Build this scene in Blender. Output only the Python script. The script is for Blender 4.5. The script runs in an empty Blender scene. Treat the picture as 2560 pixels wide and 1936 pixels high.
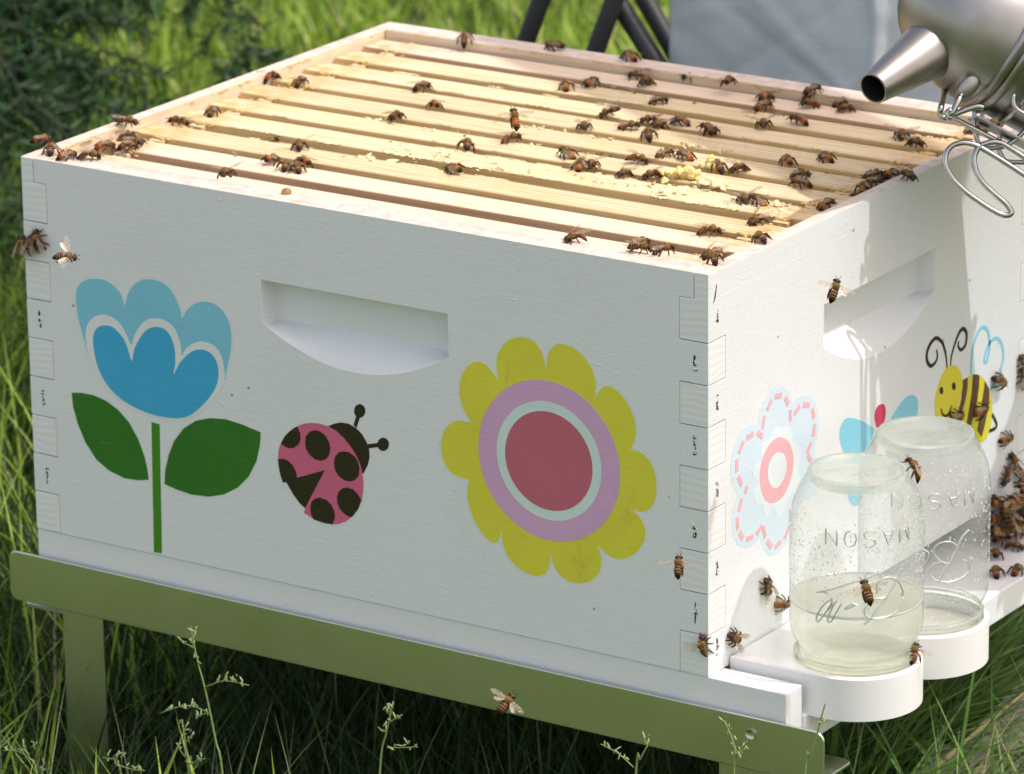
import bpy, bmesh, math, random
import numpy as np
from mathutils import Vector, Matrix, noise as mnoise
random.seed(11); rng=np.random.default_rng(7)
R_=math.radians
# ---------------------------------------------------------------- camera, world, sun
CAM_M=[[0.8364100723507091, -0.15982895423757013, 0.5242832214153017, 1.4032551703516092], [0.5479709372953145, 0.26493074905517533, -0.7934352841188488, -2.326780079446865], [-0.012084814850711334, 0.9509292316426015, 0.309172368845658, 1.061519351697968]]
CAM_F=4.885962358685454
FOCUS=2.8636691518107393
BL=496.5
BW=402.07
BH=244.24

scene=bpy.context.scene
col=scene.collection
cd=bpy.data.cameras.new('camera'); cam=bpy.data.objects.new('camera',cd); col.objects.link(cam)
cam.matrix_world=Matrix(CAM_M+[[0,0,0,1]])
cd.sensor_width=22.3; cd.sensor_fit='HORIZONTAL'; cd.lens=CAM_F*22.3; cd.clip_start=0.05; cd.clip_end=500
cd.dof.use_dof=True; cd.dof.focus_distance=FOCUS; cd.dof.aperture_fstop=11.5
scene.camera=cam
SUN=Vector((1,.27,2.05)).normalized()
w=bpy.data.worlds.new('World'); scene.world=w; w.use_nodes=True
nt=w.node_tree; bg=nt.nodes['Background']; sky=nt.nodes.new('ShaderNodeTexSky'); sky.sky_type='NISHITA'; sky.sun_disc=False
sky.sun_elevation=math.asin(SUN.z); sky.sun_rotation=math.atan2(SUN.x,SUN.y)
sky.air_density=1.0; sky.dust_density=2.0; sky.ozone_density=1.0
tint=nt.nodes.new('ShaderNodeMixRGB'); tint.blend_type='MULTIPLY'; tint.inputs[0].default_value=1; tint.inputs[2].default_value=(1.90,1.50,1.17,1)
nt.links.new(sky.outputs[0],tint.inputs[1]); nt.links.new(tint.outputs[0],bg.inputs[0]); bg.inputs[1].default_value=0.15
sd=bpy.data.lights.new('sun','SUN'); sd.energy=2.0; sd.angle=R_(0.55); sd.color=(.935,.965,1.0)
so=bpy.data.objects.new('sun',sd); col.objects.link(so); so.rotation_euler=SUN.to_track_quat('Z','Y').to_euler()
so['kind']='structure'
scene.view_settings.view_transform='Standard'; scene.view_settings.look='None'; scene.view_settings.exposure=0.48; scene.view_settings.gamma=1
scene.cycles.max_bounces=10; scene.cycles.transparent_max_bounces=24; scene.cycles.transmission_bounces=10

F_LIGHT=[[-447.92,121.29],[-453.3,136.11],[-456.38,147.75],[-457.26,159.71],[-455.49,166.03],[-450.39,170.84],[-442.99,173.3],[-434.5,173.81],[-427.37,171.42],[-421.58,166.32],[-419.11,159.7],[-416.74,167.08],[-411.63,173.87],[-405.45,178.32],[-399.42,179.75],[-391.09,179.56],[-384.1,176.18],[-379.02,170.02],[-376.32,163.49],[-375.09,158.71],[-371.55,164.25],[-365.45,169.19],[-358.26,172.0],[-351.21,171.93],[-344.3,168.58],[-339.85,162.37],[-338.14,154.73],[-338.74,144.72],[-341.46,134.33],[-344.12,125.93],[-347.16,123.42],[-397.85,104.86],[-440.77,117.91]]
F_WHITE=[[-447.92,121.29],[-450.52,130.49],[-450.37,138.61],[-448.04,144.03],[-442.94,148.88],[-436.78,151.07],[-429.54,150.52],[-423.06,147.03],[-418.53,140.73],[-415.18,134.73],[-412.46,141.71],[-407.33,149.06],[-401.75,153.45],[-394.5,155.41],[-387.37,154.76],[-381.57,151.2],[-378.25,145.25],[-376.7,139.51],[-376.56,134.03],[-373.15,139.09],[-367.64,143.48],[-361.63,145.95],[-355.74,145.92],[-349.92,143.88],[-346.01,138.56],[-344.49,131.84],[-344.52,124.86],[-349.83,114.98],[-362.17,101.87],[-376.78,93.32],[-398.43,91.12],[-416.41,93.61],[-430.6,101.35],[-441.06,111.78]]
F_DARK=[[-445.0,131.39],[-444.09,137.6],[-440.84,142.16],[-434.66,144.57],[-428.63,144.13],[-422.78,140.04],[-418.8,134.65],[-415.27,124.65],[-412.87,132.6],[-408.32,140.37],[-402.64,146.81],[-395.33,149.88],[-388.78,149.54],[-384.19,145.28],[-381.53,137.72],[-381.54,128.71],[-383.05,120.94],[-378.95,128.14],[-372.72,135.17],[-366.62,139.36],[-360.65,140.94],[-354.78,140.1],[-350.23,135.87],[-348.48,129.19],[-349.57,122.02],[-353.4,114.38],[-360.84,105.61],[-369.44,98.11],[-376.74,94.34],[-386.38,92.48],[-398.39,92.14],[-410.37,93.63],[-422.31,97.18],[-431.76,102.68],[-438.7,110.14],[-443.13,119.55]]
LEAF1=[[-463.73,95.76],[-456.43,96.99],[-446.64,97.12],[-436.97,95.19],[-427.45,90.71],[-419.27,83.98],[-412.45,73.97],[-408.07,63.54],[-406.03,54.72],[-405.44,48.69],[-413.64,46.81],[-424.61,46.28],[-436.68,49.25],[-446.21,54.75],[-454.33,64.61],[-459.92,75.95],[-463.08,86.67]]
STEM=[[-401.73,87.21],[-395.37,86.78],[-397.16,1.68],[-403.49,1.21]]
LEAF2=[[-393.28,48.02],[-392.41,57.14],[-389.2,67.88],[-384.59,77.82],[-377.03,87.22],[-367.23,93.96],[-356.41,97.53],[-344.54,98.87],[-331.63,97.58],[-318.01,94.94],[-318.89,86.29],[-321.83,75.75],[-328.1,64.58],[-336.65,55.99],[-347.55,49.47],[-359.57,45.87],[-372.75,44.9],[-384.68,46.31]]
SUN_C=[-108.99,113.54]
SUN_R=[49.47,36.54,30.52]
SUN_P=[[-143.58,156.99],[-145.02,164.22],[-144.85,170.09],[-143.19,175.32],[-140.16,179.81],[-136.02,183.38],[-131.17,185.8],[-126.07,186.89],[-121.21,186.51],[-116.99,184.58],[-113.72,181.1],[-111.53,176.06],[-110.29,168.76],[-110.29,168.76],[-109.71,176.19],[-108.01,181.32],[-105.1,184.87],[-101.13,186.83],[-96.39,187.23],[-91.3,186.12],[-86.33,183.66],[-81.96,180.04],[-78.59,175.47],[-76.51,170.15],[-75.83,164.18],[-76.61,156.82],[-76.61,156.82],[-74.12,162.29],[-71.34,165.41],[-68.01,166.7],[-64.23,166.23],[-60.25,164.15],[-56.38,160.73],[-52.98,156.32],[-50.39,151.31],[-48.88,146.08],[-48.61,140.9],[-49.68,135.93],[-52.31,130.62],[-52.31,130.62],[-46.88,130.43],[-42.77,128.92],[-39.44,126.03],[-36.95,121.91],[-35.36,116.89],[-34.73,111.39],[-35.1,105.95],[-36.46,101.08],[-38.77,97.22],[-41.96,94.69],[-46.01,93.62],[-51.45,94.02],[-51.45,94.02],[-46.48,90.31],[-43.64,86.53],[-42.46,82.29],[-42.88,77.71],[-44.76,73.09],[-47.86,68.76],[-51.86,65.13],[-56.4,62.55],[-61.15,61.33],[-65.85,61.62],[-70.36,63.52],[-75.19,67.39],[-75.19,67.39],[-73.24,60.84],[-73.05,55.54],[-74.43,50.83],[-77.29,46.81],[-81.34,43.64],[-86.21,41.51],[-91.41,40.59],[-96.47,40.99],[-100.96,42.79],[-104.57,45.98],[-107.14,50.56],[-108.89,57.17],[-108.89,57.17],[-108.69,50.57],[-109.81,45.91],[-112.26,42.54],[-115.91,40.49],[-120.46,39.76],[-125.52,40.33],[-130.59,42.1],[-135.21,44.95],[-138.94,48.71],[-141.52,53.23],[-142.79,58.44],[-142.79,65.0],[-142.79,65.0],[-144.04,59.49],[-145.83,56.36],[-148.31,55.09],[-151.37,55.6],[-154.81,57.74],[-158.34,61.23],[-161.62,65.72],[-164.35,70.81],[-166.25,76.12],[-167.15,81.35],[-166.96,86.37],[-165.58,91.72],[-165.58,91.72],[-172.27,91.92],[-177.18,93.42],[-180.98,96.27],[-183.62,100.32],[-185.05,105.27],[-185.24,110.68],[-184.2,116.03],[-182.01,120.81],[-178.74,124.6],[-174.53,127.08],[-169.41,128.12],[-162.74,127.71],[-162.74,127.71],[-167.4,133.12],[-170.18,138.28],[-171.52,143.75],[-171.46,149.37],[-170.12,154.82],[-167.68,159.7],[-164.4,163.57],[-160.56,166.04],[-156.43,166.8],[-152.26,165.67],[-148.13,162.58],[-143.58,156.99]]
LADY={"red":[[-305.57,80.13],[-305.08,85.59],[-303.36,90.19],[-300.06,95.6],[-295.54,100.13],[-290.44,103.69],[-285.38,106.16],[-280.37,107.56],[-274.77,108.26],[-267.37,107.68],[-261.26,105.54],[-256.42,102.4],[-251.61,98.18],[-247.45,93.06],[-244.52,87.73],[-242.82,82.17],[-242.17,76.42],[-242.51,70.49],[-243.9,64.36],[-246.51,58.53],[-250.98,52.88],[-256.04,48.73],[-261.06,46.19],[-266.06,44.99],[-271.66,44.77],[-279.74,45.71],[-287.14,48.66],[-286.11,51.82],[-290.1,54.33],[-294.95,59.39],[-297.94,63.7],[-299.87,66.16],[-302.28,65.35],[-304.03,69.62],[-305.11,74.82]],"wedge":[[-270.67,79.07],[-291.47,70.53],[-299.87,66.16],[-297.94,63.7],[-294.95,59.39],[-290.1,54.33],[-286.11,51.82]],"s1":[[-303.04,90.52],[-300.06,95.6],[-295.54,100.13],[-290.44,103.69],[-288.38,99.77],[-288.07,95.54],[-289.87,92.02],[-293.38,89.26],[-297.16,88.33],[-300.26,89.12]],"s2":[[-284.81,94.51],[-284.07,98.38],[-281.17,101.82],[-277.39,103.44],[-273.06,103.23],[-269.41,101.2],[-267.04,97.61],[-266.04,93.52],[-266.96,89.62],[-269.21,86.55],[-272.99,84.55],[-277.33,84.58],[-281.62,86.77],[-284.31,90.31]],"s3":[[-263.69,84.86],[-262.97,88.73],[-260.4,92.11],[-256.66,93.57],[-252.35,93.69],[-248.1,91.62],[-245.72,88.58],[-244.91,84.46],[-245.64,80.07],[-248.5,76.62],[-252.24,75.04],[-256.55,75.18],[-260.81,77.35],[-263.19,80.67]],"s4":[[-262.12,63.73],[-260.79,67.19],[-257.93,69.84],[-254.19,71.05],[-249.89,70.49],[-246.27,67.67],[-244.02,64.34],[-246.51,58.53],[-250.98,52.88],[-252.54,52.22],[-256.53,53.2],[-260.17,56.03],[-261.93,59.47]],"s5":[[-282.2,53.08],[-281.27,57.02],[-278.07,59.76],[-274.93,60.76],[-269.97,60.15],[-266.32,57.59],[-264.26,53.67],[-263.93,49.96],[-265.75,45.16],[-271.66,44.77],[-280.05,45.65],[-281.83,48.83]],"s6":[[-305.58,79.86],[-301.78,80.96],[-298.04,80.38],[-294.37,77.81],[-292.29,74.41],[-291.48,70.36],[-299.88,66.05],[-302.28,65.35],[-304.03,69.62],[-305.11,74.82]],"head":[[-267.37,107.68],[-262.98,110.03],[-258.01,111.68],[-252.47,111.95],[-246.99,110.14],[-242.78,107.16],[-239.23,102.47],[-237.51,98.0],[-237.32,93.25],[-238.68,88.23],[-242.22,81.75],[-242.82,82.17],[-244.52,87.73],[-247.45,93.06],[-251.61,98.18],[-256.42,102.4],[-261.26,105.54]],"a1":[[-248.68,111.44],[-246.48,117.91],[-243.74,117.58],[-246.38,110.24]],"b1":[[-239.71,122.08],[-239.94,120.7],[-240.56,119.39],[-241.49,118.27],[-242.66,117.45],[-243.93,117.02],[-245.2,117.02],[-246.33,117.44],[-247.22,118.25],[-247.77,119.36],[-247.94,120.67],[-247.7,122.05],[-247.08,123.37],[-246.15,124.49],[-244.98,125.3],[-243.71,125.73],[-242.44,125.73],[-241.31,125.31],[-240.42,124.5],[-239.87,123.39]],"a2":[[-238.65,101.25],[-231.27,103.34],[-230.72,100.78],[-237.8,98.75]],"b2":[[-222.97,103.89],[-223.2,102.54],[-223.83,101.25],[-224.79,100.14],[-225.98,99.33],[-227.29,98.9],[-228.59,98.87],[-229.75,99.27],[-230.67,100.05],[-231.24,101.13],[-231.41,102.41],[-231.17,103.76],[-230.54,105.05],[-229.58,106.16],[-228.39,106.96],[-227.08,107.4],[-225.78,107.42],[-224.62,107.02],[-223.71,106.24],[-223.14,105.17]]}
FLOWER2={"base":[[79.84,155.88],[88.17,151.53],[93.34,145.67],[96.61,140.67],[101.09,142.14],[110.14,141.65],[117.97,137.74],[123.25,132.49],[125.94,126.23],[126.69,119.13],[125.49,111.2],[122.3,105.22],[121.03,102.83],[125.02,97.52],[128.41,89.6],[127.88,80.73],[121.38,75.72],[109.63,75.08],[101.86,72.57],[99.34,65.03],[94.23,58.28],[85.25,52.74],[73.69,52.18],[65.99,55.94],[60.85,63.03],[57.65,68.12],[50.7,66.15],[41.87,66.82],[33.08,71.58],[28.05,79.92],[26.16,90.66],[29.24,98.52],[32.96,102.82],[26.72,110.75],[24.83,120.06],[26.05,127.76],[30.36,135.23],[37.8,140.48],[47.78,141.32],[55.94,139.32],[57.16,145.72],[62.79,151.54],[70.33,156.17]],"pale":[[75.59,132.02],[84.55,128.44],[90.96,127.97],[95.52,121.2],[96.21,116.89],[104.01,111.9],[106.05,103.06],[101.57,98.87],[105.55,90.81],[100.42,85.44],[90.11,83.0],[85.03,76.27],[78.61,76.15],[73.44,83.2],[67.1,78.94],[61.99,83.23],[61.95,88.02],[54.35,90.3],[51.78,98.56],[56.8,102.5],[49.83,110.0],[51.69,114.87],[59.24,115.37],[59.18,124.88],[65.49,125.76],[70.55,127.02]],"ring":[[82.04,123.57],[89.76,119.44],[94.97,112.46],[96.99,104.33],[95.14,95.95],[90.05,89.21],[82.38,85.32],[73.42,85.26],[65.76,88.59],[60.64,95.24],[58.06,103.49],[58.64,111.47],[62.38,118.52],[69.31,123.3],[75.65,124.53]],"hole":[[80.84,114.65],[85.98,111.65],[88.6,106.1],[88.27,100.72],[84.85,96.25],[79.74,93.65],[74.63,94.14],[69.5,98.06],[66.91,104.28],[67.51,109.55],[70.66,113.39],[75.73,115.32]]}
DASH=[[[75.44,150.69],[82.83,149.43]],[[87.19,146.85],[90.57,141.15]],[[71.01,149.57],[66.36,145.14]],[[63.11,141.67],[61.01,135.18]],[[93.17,137.22],[93.5,130.65]],[[43.44,134.49],[50.32,134.86]],[[55.09,134.17],[61.04,130.09]],[[98.35,133.71],[103.99,136.55]],[[108.65,136.05],[115.68,133.93]],[[119.1,130.91],[121.0,124.54]],[[121.84,120.17],[120.24,113.4]],[[117.67,110.01],[113.18,104.98]],[[114.24,103.08],[118.22,97.99]],[[39.07,133.05],[34.36,128.03]],[[31.89,124.38],[31.67,117.37]],[[33.55,113.45],[37.31,107.27]],[[42.95,104.58],[41.72,100.88]],[[37.1,98.53],[34.25,92.28]],[[32.39,88.43],[33.04,81.45]],[[34.92,78.84],[38.7,73.6]],[[43.11,71.9],[50.42,71.37]],[[54.71,71.76],[60.52,75.12]],[[62.3,73.89],[64.39,66.74]],[[66.57,63.67],[71.72,58.3]],[[76.47,56.83],[82.62,58.04]],[[87.76,59.23],[91.84,64.9]],[[93.48,68.54],[94.32,75.19]]]
BUTTER={"wing_r":[[215.6,96.84],[219.33,99.69],[224.98,102.49],[230.66,104.81],[236.38,105.89],[241.2,105.28],[246.08,103.18],[249.07,99.63],[249.66,95.53],[248.37,89.49],[244.58,86.62],[229.13,89.56]],"wing_l":[[162.3,112.62],[173.74,108.68],[185.3,102.42],[194.05,96.44],[191.28,90.77],[183.71,86.0],[172.27,85.35],[158.9,91.23],[153.1,99.81],[152.04,107.0],[155.72,111.84]],"tail":[[163.95,72.92],[180.21,69.1],[182.31,59.49],[176.69,53.18],[167.1,56.07],[162.18,65.5]],"head":[[203.47,109.92],[206.81,108.35],[208.59,104.68],[208.39,100.84],[206.11,97.1],[198.58,96.09],[196.15,99.95],[194.84,104.21],[195.98,107.76],[199.23,110.0]]}
BEEC={"head":[[294.22,109.82],[299.76,106.81],[304.38,102.05],[306.55,96.47],[306.72,91.43],[304.42,85.58],[299.67,78.92],[295.82,75.02],[291.91,73.13],[277.93,78.61],[272.94,81.52],[270.96,89.03],[271.55,95.3],[275.27,102.18],[280.02,107.29],[285.83,110.14],[289.75,110.55]],"body":[[307.07,96.08],[310.04,96.5],[317.03,96.56],[325.1,95.33],[332.28,91.85],[337.49,87.38],[342.8,80.87],[346.14,72.86],[347.97,64.75],[346.71,57.51],[343.37,51.36],[337.93,47.35],[328.71,50.01],[313.11,64.57],[305.94,69.63],[300.82,74.1],[297.79,75.46],[301.66,78.86],[306.35,87.54]],"s1":[[307.07,96.08],[310.04,96.5],[314.05,96.14],[313.77,89.46],[311.5,82.59],[306.77,74.91],[304.94,69.92],[297.81,74.95],[302.68,78.07],[305.93,85.16]],"s2":[[320.55,96.39],[325.1,95.33],[329.4,93.29],[328.98,85.23],[326.76,76.8],[322.53,67.93],[319.19,62.84],[313.06,66.1],[316.73,76.11],[319.42,85.38]],"s3":[[336.46,87.92],[339.63,84.27],[343.02,80.3],[343.06,73.73],[341.29,66.65],[337.56,57.59],[333.73,51.09],[327.44,57.45],[330.21,64.74],[332.91,74.06],[335.65,82.36]],"e1":[[281.51,96.72],[281.3,95.7],[280.64,95.03],[279.66,94.82],[278.56,95.13],[277.55,95.89],[276.84,96.95],[276.56,98.1],[276.78,99.12],[277.44,99.8],[278.41,100.0],[279.52,99.69],[280.52,98.94],[281.24,97.87]],"e2":[[297.86,95.0],[297.64,93.93],[296.94,93.23],[295.92,93.01],[294.76,93.34],[293.71,94.13],[292.96,95.24],[292.66,96.44],[292.89,97.5],[293.58,98.21],[294.6,98.42],[295.76,98.1],[296.81,97.31],[297.56,96.2]]}
BEEL={"smile":[2.6,[[279.0,85.51],[280.79,81.78],[284.31,79.28],[288.26,79.16],[291.16,81.33],[292.56,83.92]]],"sm2":[2.2,[[289.24,79.38],[291.79,77.16],[293.85,74.58]]],"an1":[3.8,[[286.31,110.26],[285.11,117.27],[282.98,122.79],[279.37,128.7],[271.9,133.42],[265.6,132.42],[261.33,129.16],[259.78,125.66],[260.57,121.51],[264.57,117.47],[268.96,117.25],[272.33,118.79],[273.51,121.91],[272.32,125.68]]],"an2":[3.6,[[290.75,110.28],[291.57,115.5],[294.37,120.68],[298.16,125.6],[302.98,129.75],[307.44,129.79],[311.04,126.09],[311.19,121.58],[309.32,118.12],[304.39,116.97],[301.34,119.29],[300.27,121.56],[301.5,123.46]]],"wing":[4.0,[[318.32,96.96],[318.22,105.73],[319.95,113.74],[323.26,119.32],[328.13,123.5],[334.15,123.88],[339.33,119.99],[341.75,114.84],[342.26,109.19],[340.93,104.03],[338.85,100.08],[336.51,100.47],[335.9,103.39],[338.74,108.64],[342.68,111.58],[349.75,112.43],[355.99,108.99],[360.31,102.78],[361.07,96.52],[359.2,91.98],[355.87,85.32],[350.87,82.66],[344.35,80.18]]],"leg":[3.8,[[347.55,62.34],[353.46,54.57],[352.03,51.93],[343.85,52.24]]]}
LOGO1=[[[-19.79,71.25],[-23.88,66.63],[-30.01,59.83],[-37.2,52.99],[-42.7,49.63],[-49.98,42.39],[-54.55,40.13]],[[-43.52,58.25],[-43.61,63.97],[-38.84,66.93],[-31.65,67.16],[-23.82,63.77],[-18.59,57.24],[-18.5,53.41]],[[-18.5,53.41],[-23.45,46.55],[-32.69,43.46],[-43.96,43.03],[-51.99,44.85],[-54.01,48.24],[-51.44,51.98],[-45.5,55.05],[-35.81,55.23]],[[-58.61,51.14],[-63.83,52.51],[-67.72,50.96],[-70.33,48.93],[-66.4,50.05],[-61.22,52.08]],[[-73.02,52.59],[-78.33,45.51],[-82.43,40.34],[-85.29,40.98],[-81.14,49.07],[-77.08,54.2]],[[-80.49,52.94],[-88.24,44.44],[-94.27,38.82],[-95.89,41.44],[-91.28,47.86],[-85.42,52.42],[-81.2,54.31]],[[-40.32,72.28],[-48.39,68.98],[-65.29,65.32],[-81.28,60.49],[-96.08,56.7],[-88.4,57.79],[-82.62,55.59],[-81.86,50.9],[-85.35,46.7]]]
LOGO2=[[[-32.46,62.29],[-37.18,64.79],[-43.16,65.6],[-48.89,64.56],[-52.14,62.31],[-52.53,58.94],[-50.12,55.81],[-45.78,53.24],[-40.38,51.52]],[[-45.78,52.9],[-50.53,52.78],[-55.17,50.87],[-56.97,48.17],[-55.52,45.11],[-52.2,42.66],[-48.39,41.33],[-40.62,40.34],[-32.96,40.64],[-24.73,42.33],[-19.38,44.93],[-19.49,48.34],[-22.03,51.11],[-25.59,52.3]],[[-20.19,70.49],[-26.58,67.34],[-31.91,61.55],[-37.92,53.35],[-43.73,47.69],[-47.91,41.14]],[[-60.93,61.04],[-58.13,59.69],[-56.93,57.66],[-58.04,54.96],[-60.77,52.58]]]
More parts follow.
